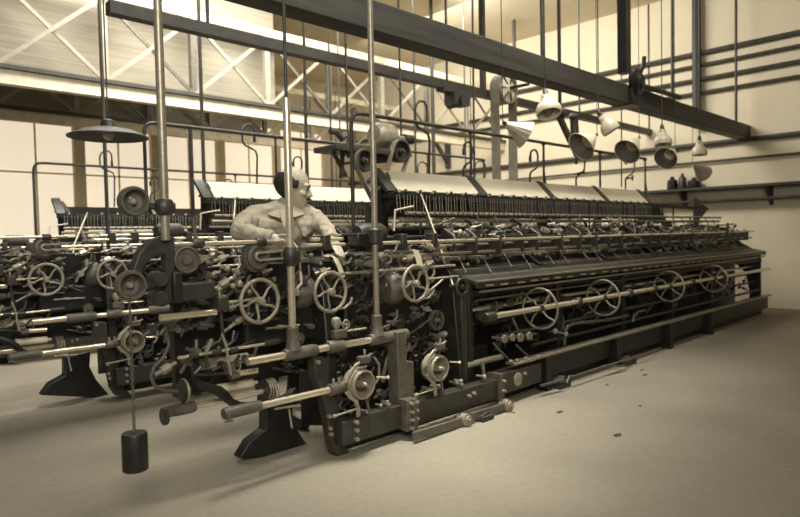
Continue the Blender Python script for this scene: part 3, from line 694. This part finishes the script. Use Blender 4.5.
body = [*limbs(0), [(None, 0, 'nk'), (nk * .4 + hd * .6 - V((.01, -.01, .02)), .052)],
        [(None, 0, 'mid'), (shR, .056), (elR, .042), (wrR, .029), (wrR + (wrR - elR).normalized() * .05, .03)],
        [(None, 0, 'mid'), (shL, .056), (elL, .042), (wrL, .029), (wrL + (wrL - elL).normalized() * .05, .03)],
        [(None, 0, 'pel'), (hipR, .085), (knR, .058), (anR, .04), (anR + toe * .9, .035)],
        [(None, 0, 'pel'), (hipL, .085), (knL, .058), (anL, .04), (anL + toe * .9, .035)]]
# head, modelled facing +x, then turned
fx = (r0 * .96 + f0 * .05).normalized(); fx = (fx + V((0, 0, -.20))).normalized()
fy = V((0, 0, 1)).cross(fx).normalized(); fz = fx.cross(fy)
def HD(x, y, z): return hd + (fx * x + fy * y + fz * (z * 1.06)) * 1.03
def turn(mb): mb.v = [HD(p.x, p.y, p.z) for p in mb.v]; return mb
skull = MB().ball((-.012, 0, .035), 1, 24, (.100, .078, .090)).ball((.028, 0, -.030), 1, 20, (.066, .060, .082)).ball((.052, 0, -.088), 1, 14, (.036, .036, .030))
skull.ball((.078, 0, .028), 1, 14, (.022, .056, .015))                                    # brow
skull.tube([(.086, 0, .022), (.098, 0, -.002), (.112, 0, -.024), (.098, 0, -.034)], [.011, .012, .015, .011], 10)   # nose
skull.ball((.098, .013, -.028), .010, 8).ball((.098, -.013, -.028), .010, 8)
skull.ball((.088, 0, -.058), 1, 12, (.012, .026, .007)).ball((.086, 0, -.070), 1, 12, (.012, .022, .007))          # lips
skull.ball((.076, 0, -.100), .020, 10)
for s in (1, -1):
    skull.ball((-.012, .076 * s, -.008), 1, 12, (.020, .010, .033)); skull.ball((.062, .042 * s, -.022), 1, 12, (.024, .022, .020))   # ear, cheek
    skull.ball((.076, .030 * s, .008), .013, 10)                                          # eyeball in its lid
turn(skull)
# hands: palm and five bent fingers each
def hand(wr, fwd, side, dn):                         # fwd: along forearm, side: towards the thumb
    fwd, side, dn = V(fwd).normalized(), V(side).normalized(), V(dn).normalized(); out = []
    pk = wr + fwd * .085
    out.append([(wr, (.026, .020)), (wr + fwd * .045, (.036, .018)), (pk, (.038, .015))])
    for k, (off, L) in enumerate(((.028, .066), (.010, .075), (-.009, .070), (-.027, .054))):
        b = pk + side * off - fwd * .012
        out.append([(b, .0095), (b + fwd * L * .42 + dn * .006, .0088), (b + fwd * L * .68 + dn * (.012 + L * .25), .0082), (b + fwd * L * .80 + dn * (.02 + L * .5), .0072)])
    t = wr + fwd * .03 + side * .022
    out.append([(t, .012), (t + side * .026 + fwd * .022 + dn * .008, .0105), (t + side * .034 + fwd * .05 + dn * .022, .0085)])
    return [chain_mesh([c]) for c in out]
hr = hand(wrR, (wrR - elR) + V((0, 0, -.03)), (0, -.5, .8), (0, -.6, -.8))
hl = hand(wrL, (wrL - elL) + V((0, -.05, -.02)), (-1, .2, .3), (0, -.5, -.9))
fuse([chain_mesh(body)] + hr + hl, [skull], 'body', SKIN, man, .0048, 2)
# jacket
def jr(a, b, t): return a * (1 - t) + b * t
jk = [[(pel - V((0, 0, .06)), (.155, .125), 'pel'), (belly, (.160, .125), 'bel'), (chest, (.185, .135), 'ch'), (mid - V((0, 0, .015)), (.14, .105), 'mid'), (nk - V((0, 0, .015)), .072, 'nk')],
      [(None, 0, 'mid'), (shR, .070), (jr(shR, elR, .5), .068), (elR, .062), (jr(elR, wrR, .5), .054), (jr(elR, wrR, .93), .042)],
      [(None, 0, 'mid'), (shL, .070), (jr(shL, elL, .5), .066), (elL, .060), (jr(elL, wrL, .5), .052), (jr(elL, wrL, .93), .042)]]
jk += [[(None, 0, 'ch'), (jr(shR, elR, .42), .066)], [(None, 0, 'ch'), (jr(shL, elL, .42), .064)], [(None, 0, 'bel'), (jr(shR, elR, .62) * .6 + belly * .4, .07)]]
jacket = fuse([chain_mesh(jk)], [], 'jacket', COAT, man, .008, 7)
tx = bpy.data.textures.new('folds', 'CLOUDS'); tx.noise_scale = .075
dm = jacket.modifiers.new('folds', 'DISPLACE'); dm.texture = tx; dm.strength = .035; dm.mid_level = .5; dm.texture_coords = 'LOCAL'
front = -f0 * .75 + V((-.1, -.5, 0)); front = front.normalized()
cl = MB()
for s in (-1, 1):                                    # turned-down collar wings
    c0 = nk + V((0, 0, .012)); pts = []
    for k in range(7):
        a = PI * k / 6 * .92; d = (-front * math.cos(a) + Wd * s * math.sin(a))
        p = c0 + d * (.078 + .02 * k / 6) + V((0, 0, .022 - .06 * (k / 6) ** 1.5)); q = c0 + d * (.118 + .045 * k / 6) + V((0, 0, -.022 - .085 * (k / 6) ** 1.5))
        pts.append((p, q))
    cl.sheet(pts, .006)
cl.build('collar', COAT, jacket)
c0 = mid + front * .125
MB().sheet([(c0 - Wd * .03 + V((0, 0, .03)), c0 + Wd * .03 + V((0, 0, .03))), (c0 - Wd * .016 + V((0, 0, -.03)) + front * .012, c0 + Wd * .016 + V((0, 0, -.03)) + front * .012), (c0 - Wd * .003 + V((0, 0, -.08)) + front * .02, c0 + Wd * .003 + V((0, 0, -.08)) + front * .02)], .005).build('shirt', SHIRT, man)
for nm, a, b in (('cuff', elR, wrR), ('cuff', elL, wrL)):
    MB().lathe(jr(a, b, .84), b - a, [(.042, 0), (.047, .004), (.046, .035), (.036, .04)], 18).build(nm, COAT, jacket)
tr_ = [[(pel + V((0, 0, .04)), (.14, .11), 'pel'), (pel - V((0, 0, .03)), (.14, .112), 'p2'), (hipR - V((0, 0, .04)), .104), (knR, .078), (anR + V((0, 0, .03)), .062)],
       [(None, 0, 'p2'), (hipL - V((0, 0, .04)), .104), (knL, .078), (anL + V((0, 0, .03)), .062)]]
fuse([chain_mesh(tr_)], [], 'trousers', TROU, man, .01, 2)
for an in (anR, anL):
    fuse([chain_mesh([[(an + V((0, .03, -.035)), .05), (an + toe * .5 + V((0, 0, -.015)), .048), (an + toe * 1.1, (.042, .03))]])], [], 'shoe', SHOE, man, .008, 1)
# hair round the sides and back, moustache, eyebrow, eyes
hm = MB().ball((-.016, 0, .032), 1, 36, (.106, .0835, .095))
keep = [i for i, p in enumerate(hm.v)]
def hairy(p): return p.x < (.046 if -.01 < p.z < .055 else .012) and -.075 < p.z < .092 - .38 * max(0, p.x + .06) and not (abs(p.y) < .045 and p.z > .06 and p.x > -.06)
hs = MB()
fs = [f for f in hm.f if all(hairy(hm.v[i]) for i in f)]
hs.v = list(hm.v); hs.f = fs
used = sorted({i for f in fs for i in f}); mp_ = {i: k for k, i in enumerate(used)}
hs.v = [hm.v[i] for i in used]; hs.f = [tuple(mp_[i] for i in f) for f in fs]; turn(hs)
ho = hs.build('hair', HAIR, man); so = ho.modifiers.new('depth', 'SOLIDIFY'); so.thickness = .012; so.offset = 0
ho.modifiers.new('s', 'SUBSURF').levels = 1
turn(mo := MB().tube([(.093, -.030, -.052), (.104, -.012, -.046), (.107, 0, -.044), (.104, .012, -.046), (.093, .030, -.052)], [.004, .008, .008, .008, .004], 8)).build('moustache', HAIR, man)
for s in (1, -1):
    turn(MB().tube([(.086, .046 * s, .024), (.096, .030 * s, .031), (.099, .014 * s, .028)], [.003, .0055, .004], 6)).build('eyebrow', HAIR, man)
    turn(MB().ball((.0885, .030 * s, .008), .0065, 10)).build('iris', HAIR, man)

# ---------------------------------------------- things lying or hanging on the machine
def strip(name, pts, Y, w, label):
    rows = [(P(a, b, Y=Y), P(a + w, b + 1.2, Y=Y)) for a, b in pts]
    return tag(MB().sheet(rows, .004).build(name, PAPER, None, at=rows[0][0]), label, 'cloth', 'white strips hanging over the machine')
strip('cloth_strip', [(323, 256), (328, 254), (333, 258), (337, 267), (340, 276)], 2.9, 5, 'white cloth strip hanging behind the middle handwheel of the nearest machine')
strip('cloth_strip', [(409, 250), (412, 249), (414, 254), (416, 261), (417.5, 267)], 2.9, 6, 'white cloth strip hanging above the right handwheel of the nearest machine')

# hanging weight
hw_ = empty('hanging_weight', (1.07, 2.76, .25), 'dark round iron weight hanging on a chain at left end of nearest machine', 'weight')
MB().lathe((1.07, 2.76, .25), (0, 0, 1), [(.05, 0), (.054, .004), (.054, .155), (.05, .165), (.012, .167)], 26).build('weight_block', BLACK, hw_)
MB().tube([(1.07, 2.76, .41), (1.07, 2.76, .50), (1.078, 2.76, .52), (1.07, 2.76, .54), (1.062, 2.76, .52), (1.068, 2.76, .505)], .007).build('hook', MID, hw_)
chn = None
for k in range(30):
    z = .54 + k * .0168
    a = (V((.006, 0, 0)) if k % 2 else V((0, .006, 0)))
    pts = [V((1.07, 2.76, z)) + a * math.sin(2 * PI * i / 8) + V((0, 0, .011 * math.cos(2 * PI * i / 8))) for i in range(8)]
    MB().tube(pts, .0026, 5, True).build('chain_link', MID, hw_)

# --------------------------------------------------------------- hanging lamps
def cord(mb, p, r=.005, top=5.2): return mb.cyl(p, (p.x, p.y, top), r, n=8)
def orient(mb, o, axis):                             # built along +z at the origin, then aimed
    q = V((0, 0, 1)).rotation_difference(V(axis).normalized()); mb.v = [q @ p + o for p in mb.v]; return mb
LY = 3.08
def bell(px, py, s, tilt, label):
    c = P(px, py, Y=LY); t = empty('pendant_lamp', c, label, 'lamp', 'white bell lamps hanging over the machine')
    cord(MB(), c, .006).build('cord', PIPE, t)
    ax = V(tilt)
    orient(MB().lathe((0, 0, 0), (0, 0, 1), [(.012, .02), (.022, .0), (.024, -.035), (.03, -.05), (.02, -.055)], 16), c, -ax * -1).build('lamp_socket', IRON, t)
    sh_ = orient(MB().lathe((0, 0, 0), (0, 0, 1), [(.024 * s, -.045), (.038 * s, -.055), (.042 * s, -.09), (.050 * s, -.115), (.078 * s, -.145), (.095 * s, -.18), (.097 * s, -.215), (.090 * s, -.235),
             (.086 * s, -.233), (.090 * s, -.21), (.088 * s, -.182), (.072 * s, -.15), (.045 * s, -.12), (.036 * s, -.09), (.02 * s, -.06)], 28, True), c, ax).build('lamp_shade', ENAMEL, t)
    orient(MB().ball((0, 0, -.165), .05 * s, 16, (1, 1, 1.2)).cyl((0, 0, -.06), (0, 0, -.12), .02), c, ax).build('bulb', GREYIN, t)
    for k in (-1, 1): orient(MB().cyl((.03 * k * s, 0, -.075), (.058 * k * s, 0, -.068), .007).ball((.06 * k * s, 0, -.068), .010, 8), c, ax).build('gallery_screw', ENAMEL, sh_)
    return t
bell(545, 91, 1.16, (.22, .32, 1), 'largest white bell lamp, hanging left of the others under the dark beam')
bell(598.5, 112, .95, (-.28, .50, .9), 'tilted white bell lamp hanging second from the belt pulley')
bell(662, 126, 1.05, (.18, .12, 1), 'white bell lamp hanging third from the belt pulley, above an open cone reflector')
bell(699.5, 137, 1.0, (.05, 0, 1), 'dim white bell lamp hanging nearest the end wall')
def PD(x, y, depth): return EYE + (fw + rt * ((x - CX) / F_PX) - up * ((y - CY) / F_PX)) * depth
def cone(apex, rimc, R, label, Y=LY - .1, away=0.0):
    a = P(*apex, Y=Y); b = PD(*rimc, (a - EYE).dot(fw) + away); ax = b - a; L = ax.length
    t = empty('cone_reflector', a, label, 'reflector', 'cone reflectors hanging over the machine')
    n = 32; prof = [(.012, 0), (.02, .0), (R * .55, L * .5), (R, L), (R * .985, L), (R * .53, L * .5 + .003), (.012, .012)]
    mb = MB().lathe((0, 0, 0), (0, 0, 1), prof[:4], n)
    mb.f = [f for f in mb.f if len(f) == 4]
    for k, p in enumerate(mb.v):
        ring_, i = divmod(k, n)
        if ring_ >= 1 and i % 2 and away >= 0: p.x *= .965; p.y *= .965
    orient(mb, a, ax)
    sh_ = mb.build('reflector_cone', FLUTE if away >= 0 else ENAMEL, t, flat=away >= 0)
    sd = sh_.modifiers.new('thickness', 'SOLIDIFY'); sd.thickness = .004
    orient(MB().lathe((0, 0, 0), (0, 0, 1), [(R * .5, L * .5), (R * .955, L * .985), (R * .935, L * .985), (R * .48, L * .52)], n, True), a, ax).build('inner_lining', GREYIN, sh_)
    orient(MB().cyl((0, 0, .05), (0, 0, -.03), .016), a, ax).build('lamp_socket', IRON, t)
    cord(MB(), a - ax.normalized() * .03, .0035).build('cord', PIPE, t)
    return t
cone((506, 124), (526, 135), .118, 'ribbed cone reflector seen side-on beside the belt, opening to the right', away=.03)
cone((595, 136), (581, 147), .15, 'cone reflector tipped on edge left of the tilted bell lamp', away=-.06)
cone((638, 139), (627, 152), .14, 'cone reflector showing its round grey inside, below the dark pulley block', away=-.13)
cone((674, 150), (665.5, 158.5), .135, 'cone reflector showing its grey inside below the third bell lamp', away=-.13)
cone((694, 165), (704, 174), .11, 'dark cone reflector hanging lowest beside the end wall', away=.1)
fl_ = P(108, 127, Y=5.2)
t = empty('pendant_lamp', fl_, 'wide flat dark lamp shade hanging over the second machine, far left', 'lamp')
MB().lathe(fl_, (0, 0, 1), [(.30, -.085), (.30, -.075), (.2, -.03), (.06, .0), (.05, .05), (.03, .06), (.03, .0), (.19, -.045)], 30, True).build('lamp_shade', IRON, t)
cord(MB(), fl_ + V((0, 0, .05)), .006).build('cord', PIPE, t)
MB().ball(fl_ - V((0, 0, .06)), .045, 14).build('bulb', ENAMEL, t)

# ------------------------------------------------------- overhead drive and belts
oy = 4.6
od = empty('overhead_motor_drive', P(383, 150, Y=oy), 'overhead motor with two belt pulleys on a hung platform behind the man', 'motor drive')
a, b = P(328, 154, Y=oy), P(400, 146, Y=oy)
MB().box(a.x, b.x + .05, oy - .12, oy + .22, a.z + .03, a.z + .08).prism([(a.x + .15, a.z + .03), (b.x, a.z + .03), (b.x, a.z - .0), (a.x + .6, a.z - .05)], oy - .02, oy + .02).build('platform', PIPE, od, .005)
c = P(383, 136, Y=oy + .1)
mo_ = MB().lathe(c + V((-.12, 0, 0)), (1, 0, 0), [(.03, -.02), (.10, -.01), (.125, .02), (.13, .05), (.13, .2), (.12, .23), (.08, .25), (.03, .26), (.025, .27), (.025, .42)], 26).build('motor', LITE, od)
MB().lathe(c + V((.30, 0, 0)), (1, 0, 0), [(.02, 0), (.05, 0), (.05, .12), (.02, .12)], 18).build('motor_pulley', IRON, od)
for x in (-.45, .28): MB().cyl((c.x + x, oy + .12, a.z), (c.x + x, oy + .12, 5.2), .012).build('hanger_rod', PIPE, od)
def bpul(px, py, R, Y, par):
    q = P(px, py, Y=Y)
    w = MB().lathe(q, (0, -1, 0), [(.02, -.04), (R, -.03), (R * 1.03, 0), (R, .06), (R * .85, .06), (R * .8, .02), (.04, .015), (.03, .05), (.012, .055)], 28).build('belt_pulley', IRON, par)
    MB().cyl(q + V((0, -.08, 0)), q + V((0, .3, 0)), .014).build('pulley_shaft', MID, w)
    return q
q1 = bpul(362, 161, .105, oy - .1, od); q2 = bpul(398.5, 151.5, .11, oy - .1, od)
MB().bar(P(333, 152, Y=oy), P(346, 176, Y=oy), .03, .03).bar(P(341, 178, Y=oy), P(343, 150, Y=oy), .03, .03).build('strut', PIPE, od)
MB().tube([P(q[0], q[1], Y=oy) for q in ((330, 131), (336, 132), (342, 139), (346, 134))], .03).build('bearing', PIPE, od)
def belt(name, A, rA, B, rB, Y0, Y1, label, m=BELT):
    A, B = V((A.x, A.z)), V((B.x, B.y if len(B) == 2 else B.z)); d = B - A; L = d.length; th = math.atan2(d.y, d.x); al = math.acos(max(-1, min(1, (rA - rB) / L)))
    pts = []
    for k in range(13): t = th + al + (2 * PI - 2 * al) * k / 12; pts.append((A.x + rA * math.cos(t), A.y + rA * math.sin(t)))
    for k in range(13): t = th - al + 2 * al * k / 12; pts.append((B.x + rB * math.cos(t), B.y + rB * math.sin(t)))
    rows = [(V((x, Y0, z)), V((x, Y1, z))) for x, z in pts + pts[:1]]
    return tag(MB().sheet(rows, .006).build(name, m, None, at=(A.x, Y0, A.y)), label, 'belt', 'leather drive belts')
lowp = P(381, 196, Y=oy - .1)
belt('drive_belt', q1, .112, lowp + V((-.02, 0, -.1)), .07, oy - .15, oy - .09, 'dark drive belt slanting right from the left pulley of the overhead motor')
belt('drive_belt', q2, .118, lowp + V((.02, 0, -.1)), .07, oy - .16, oy - .10, 'dark drive belt slanting left from the right pulley of the overhead motor')
cs_ = empty('countershaft', lowp + V((0, 0, -.1)), 'small countershaft pulley under the overhead motor belts', 'pulley')
MB().lathe(lowp + V((0, -.08, -.1)), (0, 1, 0), [(.02, 0), (.062, .0), (.064, .1), (.02, .1), (.015, .3)], 20).build('pulley', IRON, cs_)
MB().box(lowp.x - .03, lowp.x + .03, oy + .05, oy + .11, 0, lowp.z - .05).build('stand', IRON, cs_)
# belt from the line shaft to the machine
bp = P(508, 88.5, Y=oy)
lp = empty('line_shaft_pulley', bp, 'pale spoked belt pulley high up behind the boards, left of the lamps', 'pulley')
w = MB().rim(bp, (0, 1, 0), .185, .165, -.02, .14, 40).build('rim', LITE, lp)
MB().lathe(bp, (0, -1, 0), [(.03, -.06), (.165, -.03), (.165, -.02), (.06, .01), (.045, .03), (.02, .035)], 36).build('web', CARD, lp)
for k in range(6):
    aa = PI * k / 3; MB().bar(bp + V((math.cos(aa) * .04, -.01, math.sin(aa) * .04)), bp + V((math.cos(aa) * .168, .015, math.sin(aa) * .168)), .03, .012, (0, 1, 0)).build('spoke', MID, lp)
MB().cyl(bp + V((0, -.3, 0)), bp + V((0, .9, 0)), .02).build('shaft', PIPE, lp)
MB().bar(bp + V((.02, .4, 0)), bp + V((.02, .4, 2.15)), .06, .06).build('shaft_hanger', PIPE, lp)
belt('drive_belt', bp, .192, bp + V((.0, 0, -1.75)), .16, oy, oy + .13, 'broad pale leather belt running straight down from the high pulley behind the boards')
dr = empty('belt_driven_pulley', bp + V((0, 0, -1.75)), 'pulley low behind the white boards taking the broad leather belt', 'pulley')
MB().lathe(bp + V((0, -.01, -1.75)), (0, 1, 0), [(.02, 0), (.15, 0), (.155, .07), (.15, .15), (.02, .15), (.018, .3)], 30).build('pulley', IRON, dr)
MB().box(bp.x - .04, bp.x + .04, oy + .17, oy + .25, 0, bp.z - 1.72).build('stand', IRON, dr)
# bearing block with small wheel on the dark beam, hanger brackets
bk = P(637, 84, Y=3.18)
bb_ = empty('shaft_bearing', bk, 'dark bearing block with a lever fixed on the front of the heavy beam', 'bearing')
MB().lathe(bk + V((0, .03, .02)), (0, -1, 0), [(.02, 0), (.15, 0), (.15, .05), (.1, .06), (.06, .1), (.02, .1)], 22).build('housing', BLACK, bb_)
MB().box(bk.x - .13, bk.x + .12, 3.17, 3.42, bk.z - .24, bk.z - .02).build('bracket', BLACK, bb_, .01)
MB().tube([bk + V((.05, 0, .1)), bk + V((.12, -.02, .22)), bk + V((.14, -.02, .32))], .025).build('lever', BLACK, bb_)
MB().cyl(bk + V((.12, 0, .0)), bk + V((1.2, 0, .02)), .03).build('shaft', BLACK, bb_)
MB().box(bk.x - .22, bk.x - .1, 3.2, 3.3, bk.z + .1, 5.2).build('hanger', BLACK, bb_)
hy = 4.85
hb = P(456, 97, Y=hy)
t = empty('beam_bracket', hb, 'dark hanger bracket clamped under the rear shaft beam, above the gooseneck pipes', 'bracket')
MB().box(hb.x - .28, hb.x + .28, hy - .06, hy + .06, hb.z + .03, hb.z + .10).build('clamp', PIPE, t)
MB().box(hb.x - .12, hb.x + .16, hy - .08, hy + .08, hb.z - .10, hb.z + .04).lathe(hb + V((.02, -.12, -.05)), (0, 1, 0), [(.02, 0), (.07, 0), (.07, .25), (.02, .25)], 16).build('bearing', PIPE, t)
ib = P(560, 112, Y=3.9)
t = empty('inclined_arm', ib, 'dark hinged arm hanging from the beam behind the tipped cone reflector', 'arm')
MB().bar(P(557, 112, Y=3.9), P(577, 155, Y=3.9), .05, .07).build('arm', PIPE, t, .006)
MB().ball(P(560, 113, Y=3.9), .09, 12, (1.2, .8, .7)).ball(P(574, 117, Y=3.9), .07, 12, (1.2, .8, .7)).build('hinge', PIPE, t)
MB().cyl(P(574, 118, Y=3.9), P(575, 140, Y=3.9), .05).build('counterweight', PIPE, t)
MB().bar(P(560, 113, Y=3.9), P(560, 113, Y=3.9) + V((0, 0, 2.6)), .03, .03).build('hanger', PIPE, t)

# ------------------------------------------------------- pipes and fittings on the end wall
def pipe(pts, r, label, name='wall_pipe', cat='pipe', m=PIPE, group=None):
    return tag(MB().tube(pts, r, 8).build(name, m, None, at=pts[0]), label, cat, group)
wx = EX - .06
pipe([V((wx, 1.5, 3.72)), V((wx, 13, 3.72))], .035, 'upper of two long parallel pipes high on the end wall')
pipe([V((wx, 1.5, 3.50)), V((wx, 13, 3.50))], .03, 'lower of two long parallel pipes high on the end wall')
pipe([V((wx, 1.5, 2.65)), V((wx, 13, 2.65))], .04, 'dark pipe along the end wall at lamp height')
pipe([V((wx, 1.5, 2.36)), V((wx, 13, 2.36))], .02, 'thin pipe along the end wall just above the white boards')
pipe([P(697, 128, X=wx - .05), P(697, 62, X=wx - .05) + V((0, 0, 2))], .07, 'thick dark vertical pipe on the end wall beside the last lamp')
pipe([V((wx, 1.5, 4.15)), V((wx, 8, 4.15))], .04, 'uppermost dark pipe on the end wall, right of the bearing block')
pipe([V((wx, 1.0, 3.95)), V((wx, 6.2, 3.95))], .03, 'thin dark pipe directly under the uppermost one on the end wall')
sf = empty('wall_shelf', (wx, 3.9, 1.9), 'dark shelf with brackets on the end wall past the boards', 'shelf')
MB().box(EX - .3, EX, 1.2, 4.95, 1.89, 1.93).build('shelf_board', WOOD, sf)
MB().box(EX - .2, EX, 1.2, 4.95, 1.70, 1.73).build('shelf_board', WOOD, sf)
for y in (1.6, 2.9, 4.2): MB().prism([(EX - .28, 1.89), (EX, 1.89), (EX, 1.6)], y, y + .05).build('shelf_bracket', WOOD, sf)
for k, (px, w_, h_, m_) in enumerate(((672, .16, .22, BLACK), (682, .12, .26, IRON), (694, .2, .18, BLACK))):
    q = P(px, 200, X=EX - .15)
    tag(MB().lathe((EX - .13, q.y, 1.93), (0, 0, 1), [(w_ * .5, 0), (w_ * .55, .02), (w_ * .5, h_ * .7), (w_ * .2, h_ * .85), (w_ * .2, h_)], 16).build('oil_can', m_, None, at=(EX - .13, q.y, 1.93)),
        ('wide black oil can on the wall shelf, the one nearest the boards', 'slender grey oil can on the wall shelf between two black ones', 'squat black oil can on the wall shelf farthest from the boards')[k], 'can', 'oil cans on the wall shelf')
wb = empty('wall_bracket', P(444, 150, X=wx), 'triangular iron bracket on the end wall left of the broad belt', 'bracket')
A_, B_, C_ = P(438, 136, X=wx), P(447, 135, X=wx), P(447, 168, X=wx)
MB().box(EX - .7, EX, B_.y - .04, B_.y + .04, B_.z - .05, B_.z + .03).build('arm', PIPE, wb)
MB().box(EX - .08, EX, B_.y - .06, B_.y + .06, C_.z, B_.z).build('back_plate', PIPE, wb)
MB().bar((EX - .65, B_.y, B_.z), (EX - .04, B_.y, C_.z + .1), .07, .07).build('strut', PIPE, wb)
# loose vertical pipes and rods dropping from the roof among the machines
drops = [(106, 7.2, .02, 62), (204, 6.9, .022, 62), (192, 6.6, .022, 128), (308, 6.6, .015, 62), (332, 6.6, .013, 80), (341, 7.3, .012, 75), (416, 6.7, .018, 62), (434, 6.8, .03, 90), (516, 6.9, .035, 80), (466, 6.6, .012, 80)]
lab = ('at the far left edge', 'right of the leftmost upright pipe', 'below the bent rail, left of the man', 'just right of the man\'s head', 'left of the rail elbow', 'nearest the rail elbow', 'beside the tall gooseneck', 'left of the wall bracket', 'right of the broad belt', 'behind the first hooked gooseneck')
for (px, Y, r, py), l in zip(drops, lab):
    q = P(px, 180, Y=Y); zt = 5.2 if py < 100 else P(px, py, Y=Y).z
    tag(MB().cyl((q.x, Y, 0), (q.x, Y, zt), r, n=10).build('drop_pipe', PIPE, None, at=(q.x, Y, 0)), 'thin dark vertical pipe dropping from the roof ' + l, 'pipe', 'vertical drop pipes')

# wedges, floor blocks and scraps
for (px, py, sx, sy, sz), l in zip(((566, 388, .16, .12, .06), (632, 365, .2, .12, .05), (489, 421, .12, .10, .035)),
                                    ('dark wooden block on the floor under the middle of the nearest machine', 'dark wooden block on the floor farthest along the nearest machine', 'small dark wooden wedge on the floor beside the second roller')):
    q = P(px, py, Z=0)
    tag(MB().box(q.x - sx / 2, q.x + sx / 2, q.y, q.y + sy, 0, sz).prism([(q.x - sx / 2, sz), (q.x + sx / 2, sz), (q.x + sx * .2, sz * 1.5)], q.y + .02, q.y + sy - .02).build('floor_block', WOODBLK, None, .004, at=(q.x, q.y, 0)), l, 'block', 'wooden blocks under the machine')
for k, ((px, py, s), l) in enumerate(zip(((560, 412, .05), (618, 435, .055), (640, 406, .03), (607, 385, .03), (645, 375, .05), (642, 370, .035), (514, 413, .015)),
        ('below the wooden block, the largest', 'lowest on the open floor', 'midway across the open floor', 'near the treadle rod', 'below the far wooden block', 'nearest the far wooden block', 'tiny, beside the second roller'))):
    q = P(px, py, Z=0); pts = []
    for i in range(7): a = 2 * PI * i / 7; rr = s * .75 * rnd.uniform(.5, 1.1); pts.append((q.x + rr * math.cos(a) * .7 + rr * math.sin(a) * .7, q.y + rr * math.sin(a) * .35 - rr * math.cos(a) * .35))
    tag(MB().prism(pts, .0, .004, 'xy').build('floor_scrap', SCRAP, None, at=(q.x, q.y, 0)), 'dark scrap lying on the concrete floor, ' + l, 'scrap', 'scraps on the floor')
# ------------------------------------------------------------------- light
w = bpy.data.worlds.new('daylight'); sc.world = w; w.use_nodes = True
bg = w.node_tree.nodes['Background']; bg.inputs[0].default_value = (1.0, .98, .93, 1); bg.inputs[1].default_value = .12
def area(name, loc, target, sx, sy, power, c=(1, .985, .94), spread=180):
    L = bpy.data.lights.new(name, 'AREA'); L.shape = 'RECTANGLE'; L.size = sx; L.size_y = sy; L.energy = power; L.spread = math.radians(spread); L.color = c
    o = bpy.data.objects.new(name, L); col.objects.link(o); o.location = loc
    o.rotation_euler = (V(target) - V(loc)).to_track_quat('-Z', 'Y').to_euler()
area('window_light', (-.6, -1.2, 3.2), (2.6, 3.0, .9), 1.8, 1.8, 135)  # added fill from behind the camera, no window modelled there
area('roof_light', (2.7, 2.5, 5.1), (2.7, 2.5, 0), 1.3, 1.0, 12, spread=34)  # narrow lamp added to pool light on the near floor
area('roof_light', (4.7, 2.75, 5.1), (4.7, 2.75, 0), 1.6, 1.0, 12, spread=46)  # second narrow lamp, stretches the floor pool along the machine
area('roof_light', (4.5, 6.9, 5.1), (4.6, 7.9, 2.5), 5, 1.4, 340, spread=140)  # unseen lamp placed to brighten the girders and back bay
area('roof_light', (4.2, 2.2, 5.1), (4.2, 4.5, 2.0), 6, .35, 75, spread=92)  # long strip added for highlights on shafts and white boards
area('roof_light', (7.6, 5.6, 5.1), (11, 4.6, 2.0), 3, 2, 250)  # fill added below the ceiling to brighten the end wall
area('roof_light', (8.4, 8.0, 5.1), (10.8, 8.0, 2.5), 3, 2, 190)  # another added fill, for the far corner of the end wall
vs = sc.view_settings
vs.view_transform = 'Standard'; vs.look = 'None'; vs.gamma = 1.0; vs.use_curve_mapping = False; vs.exposure = 0.3
sc.render.film_transparent = False
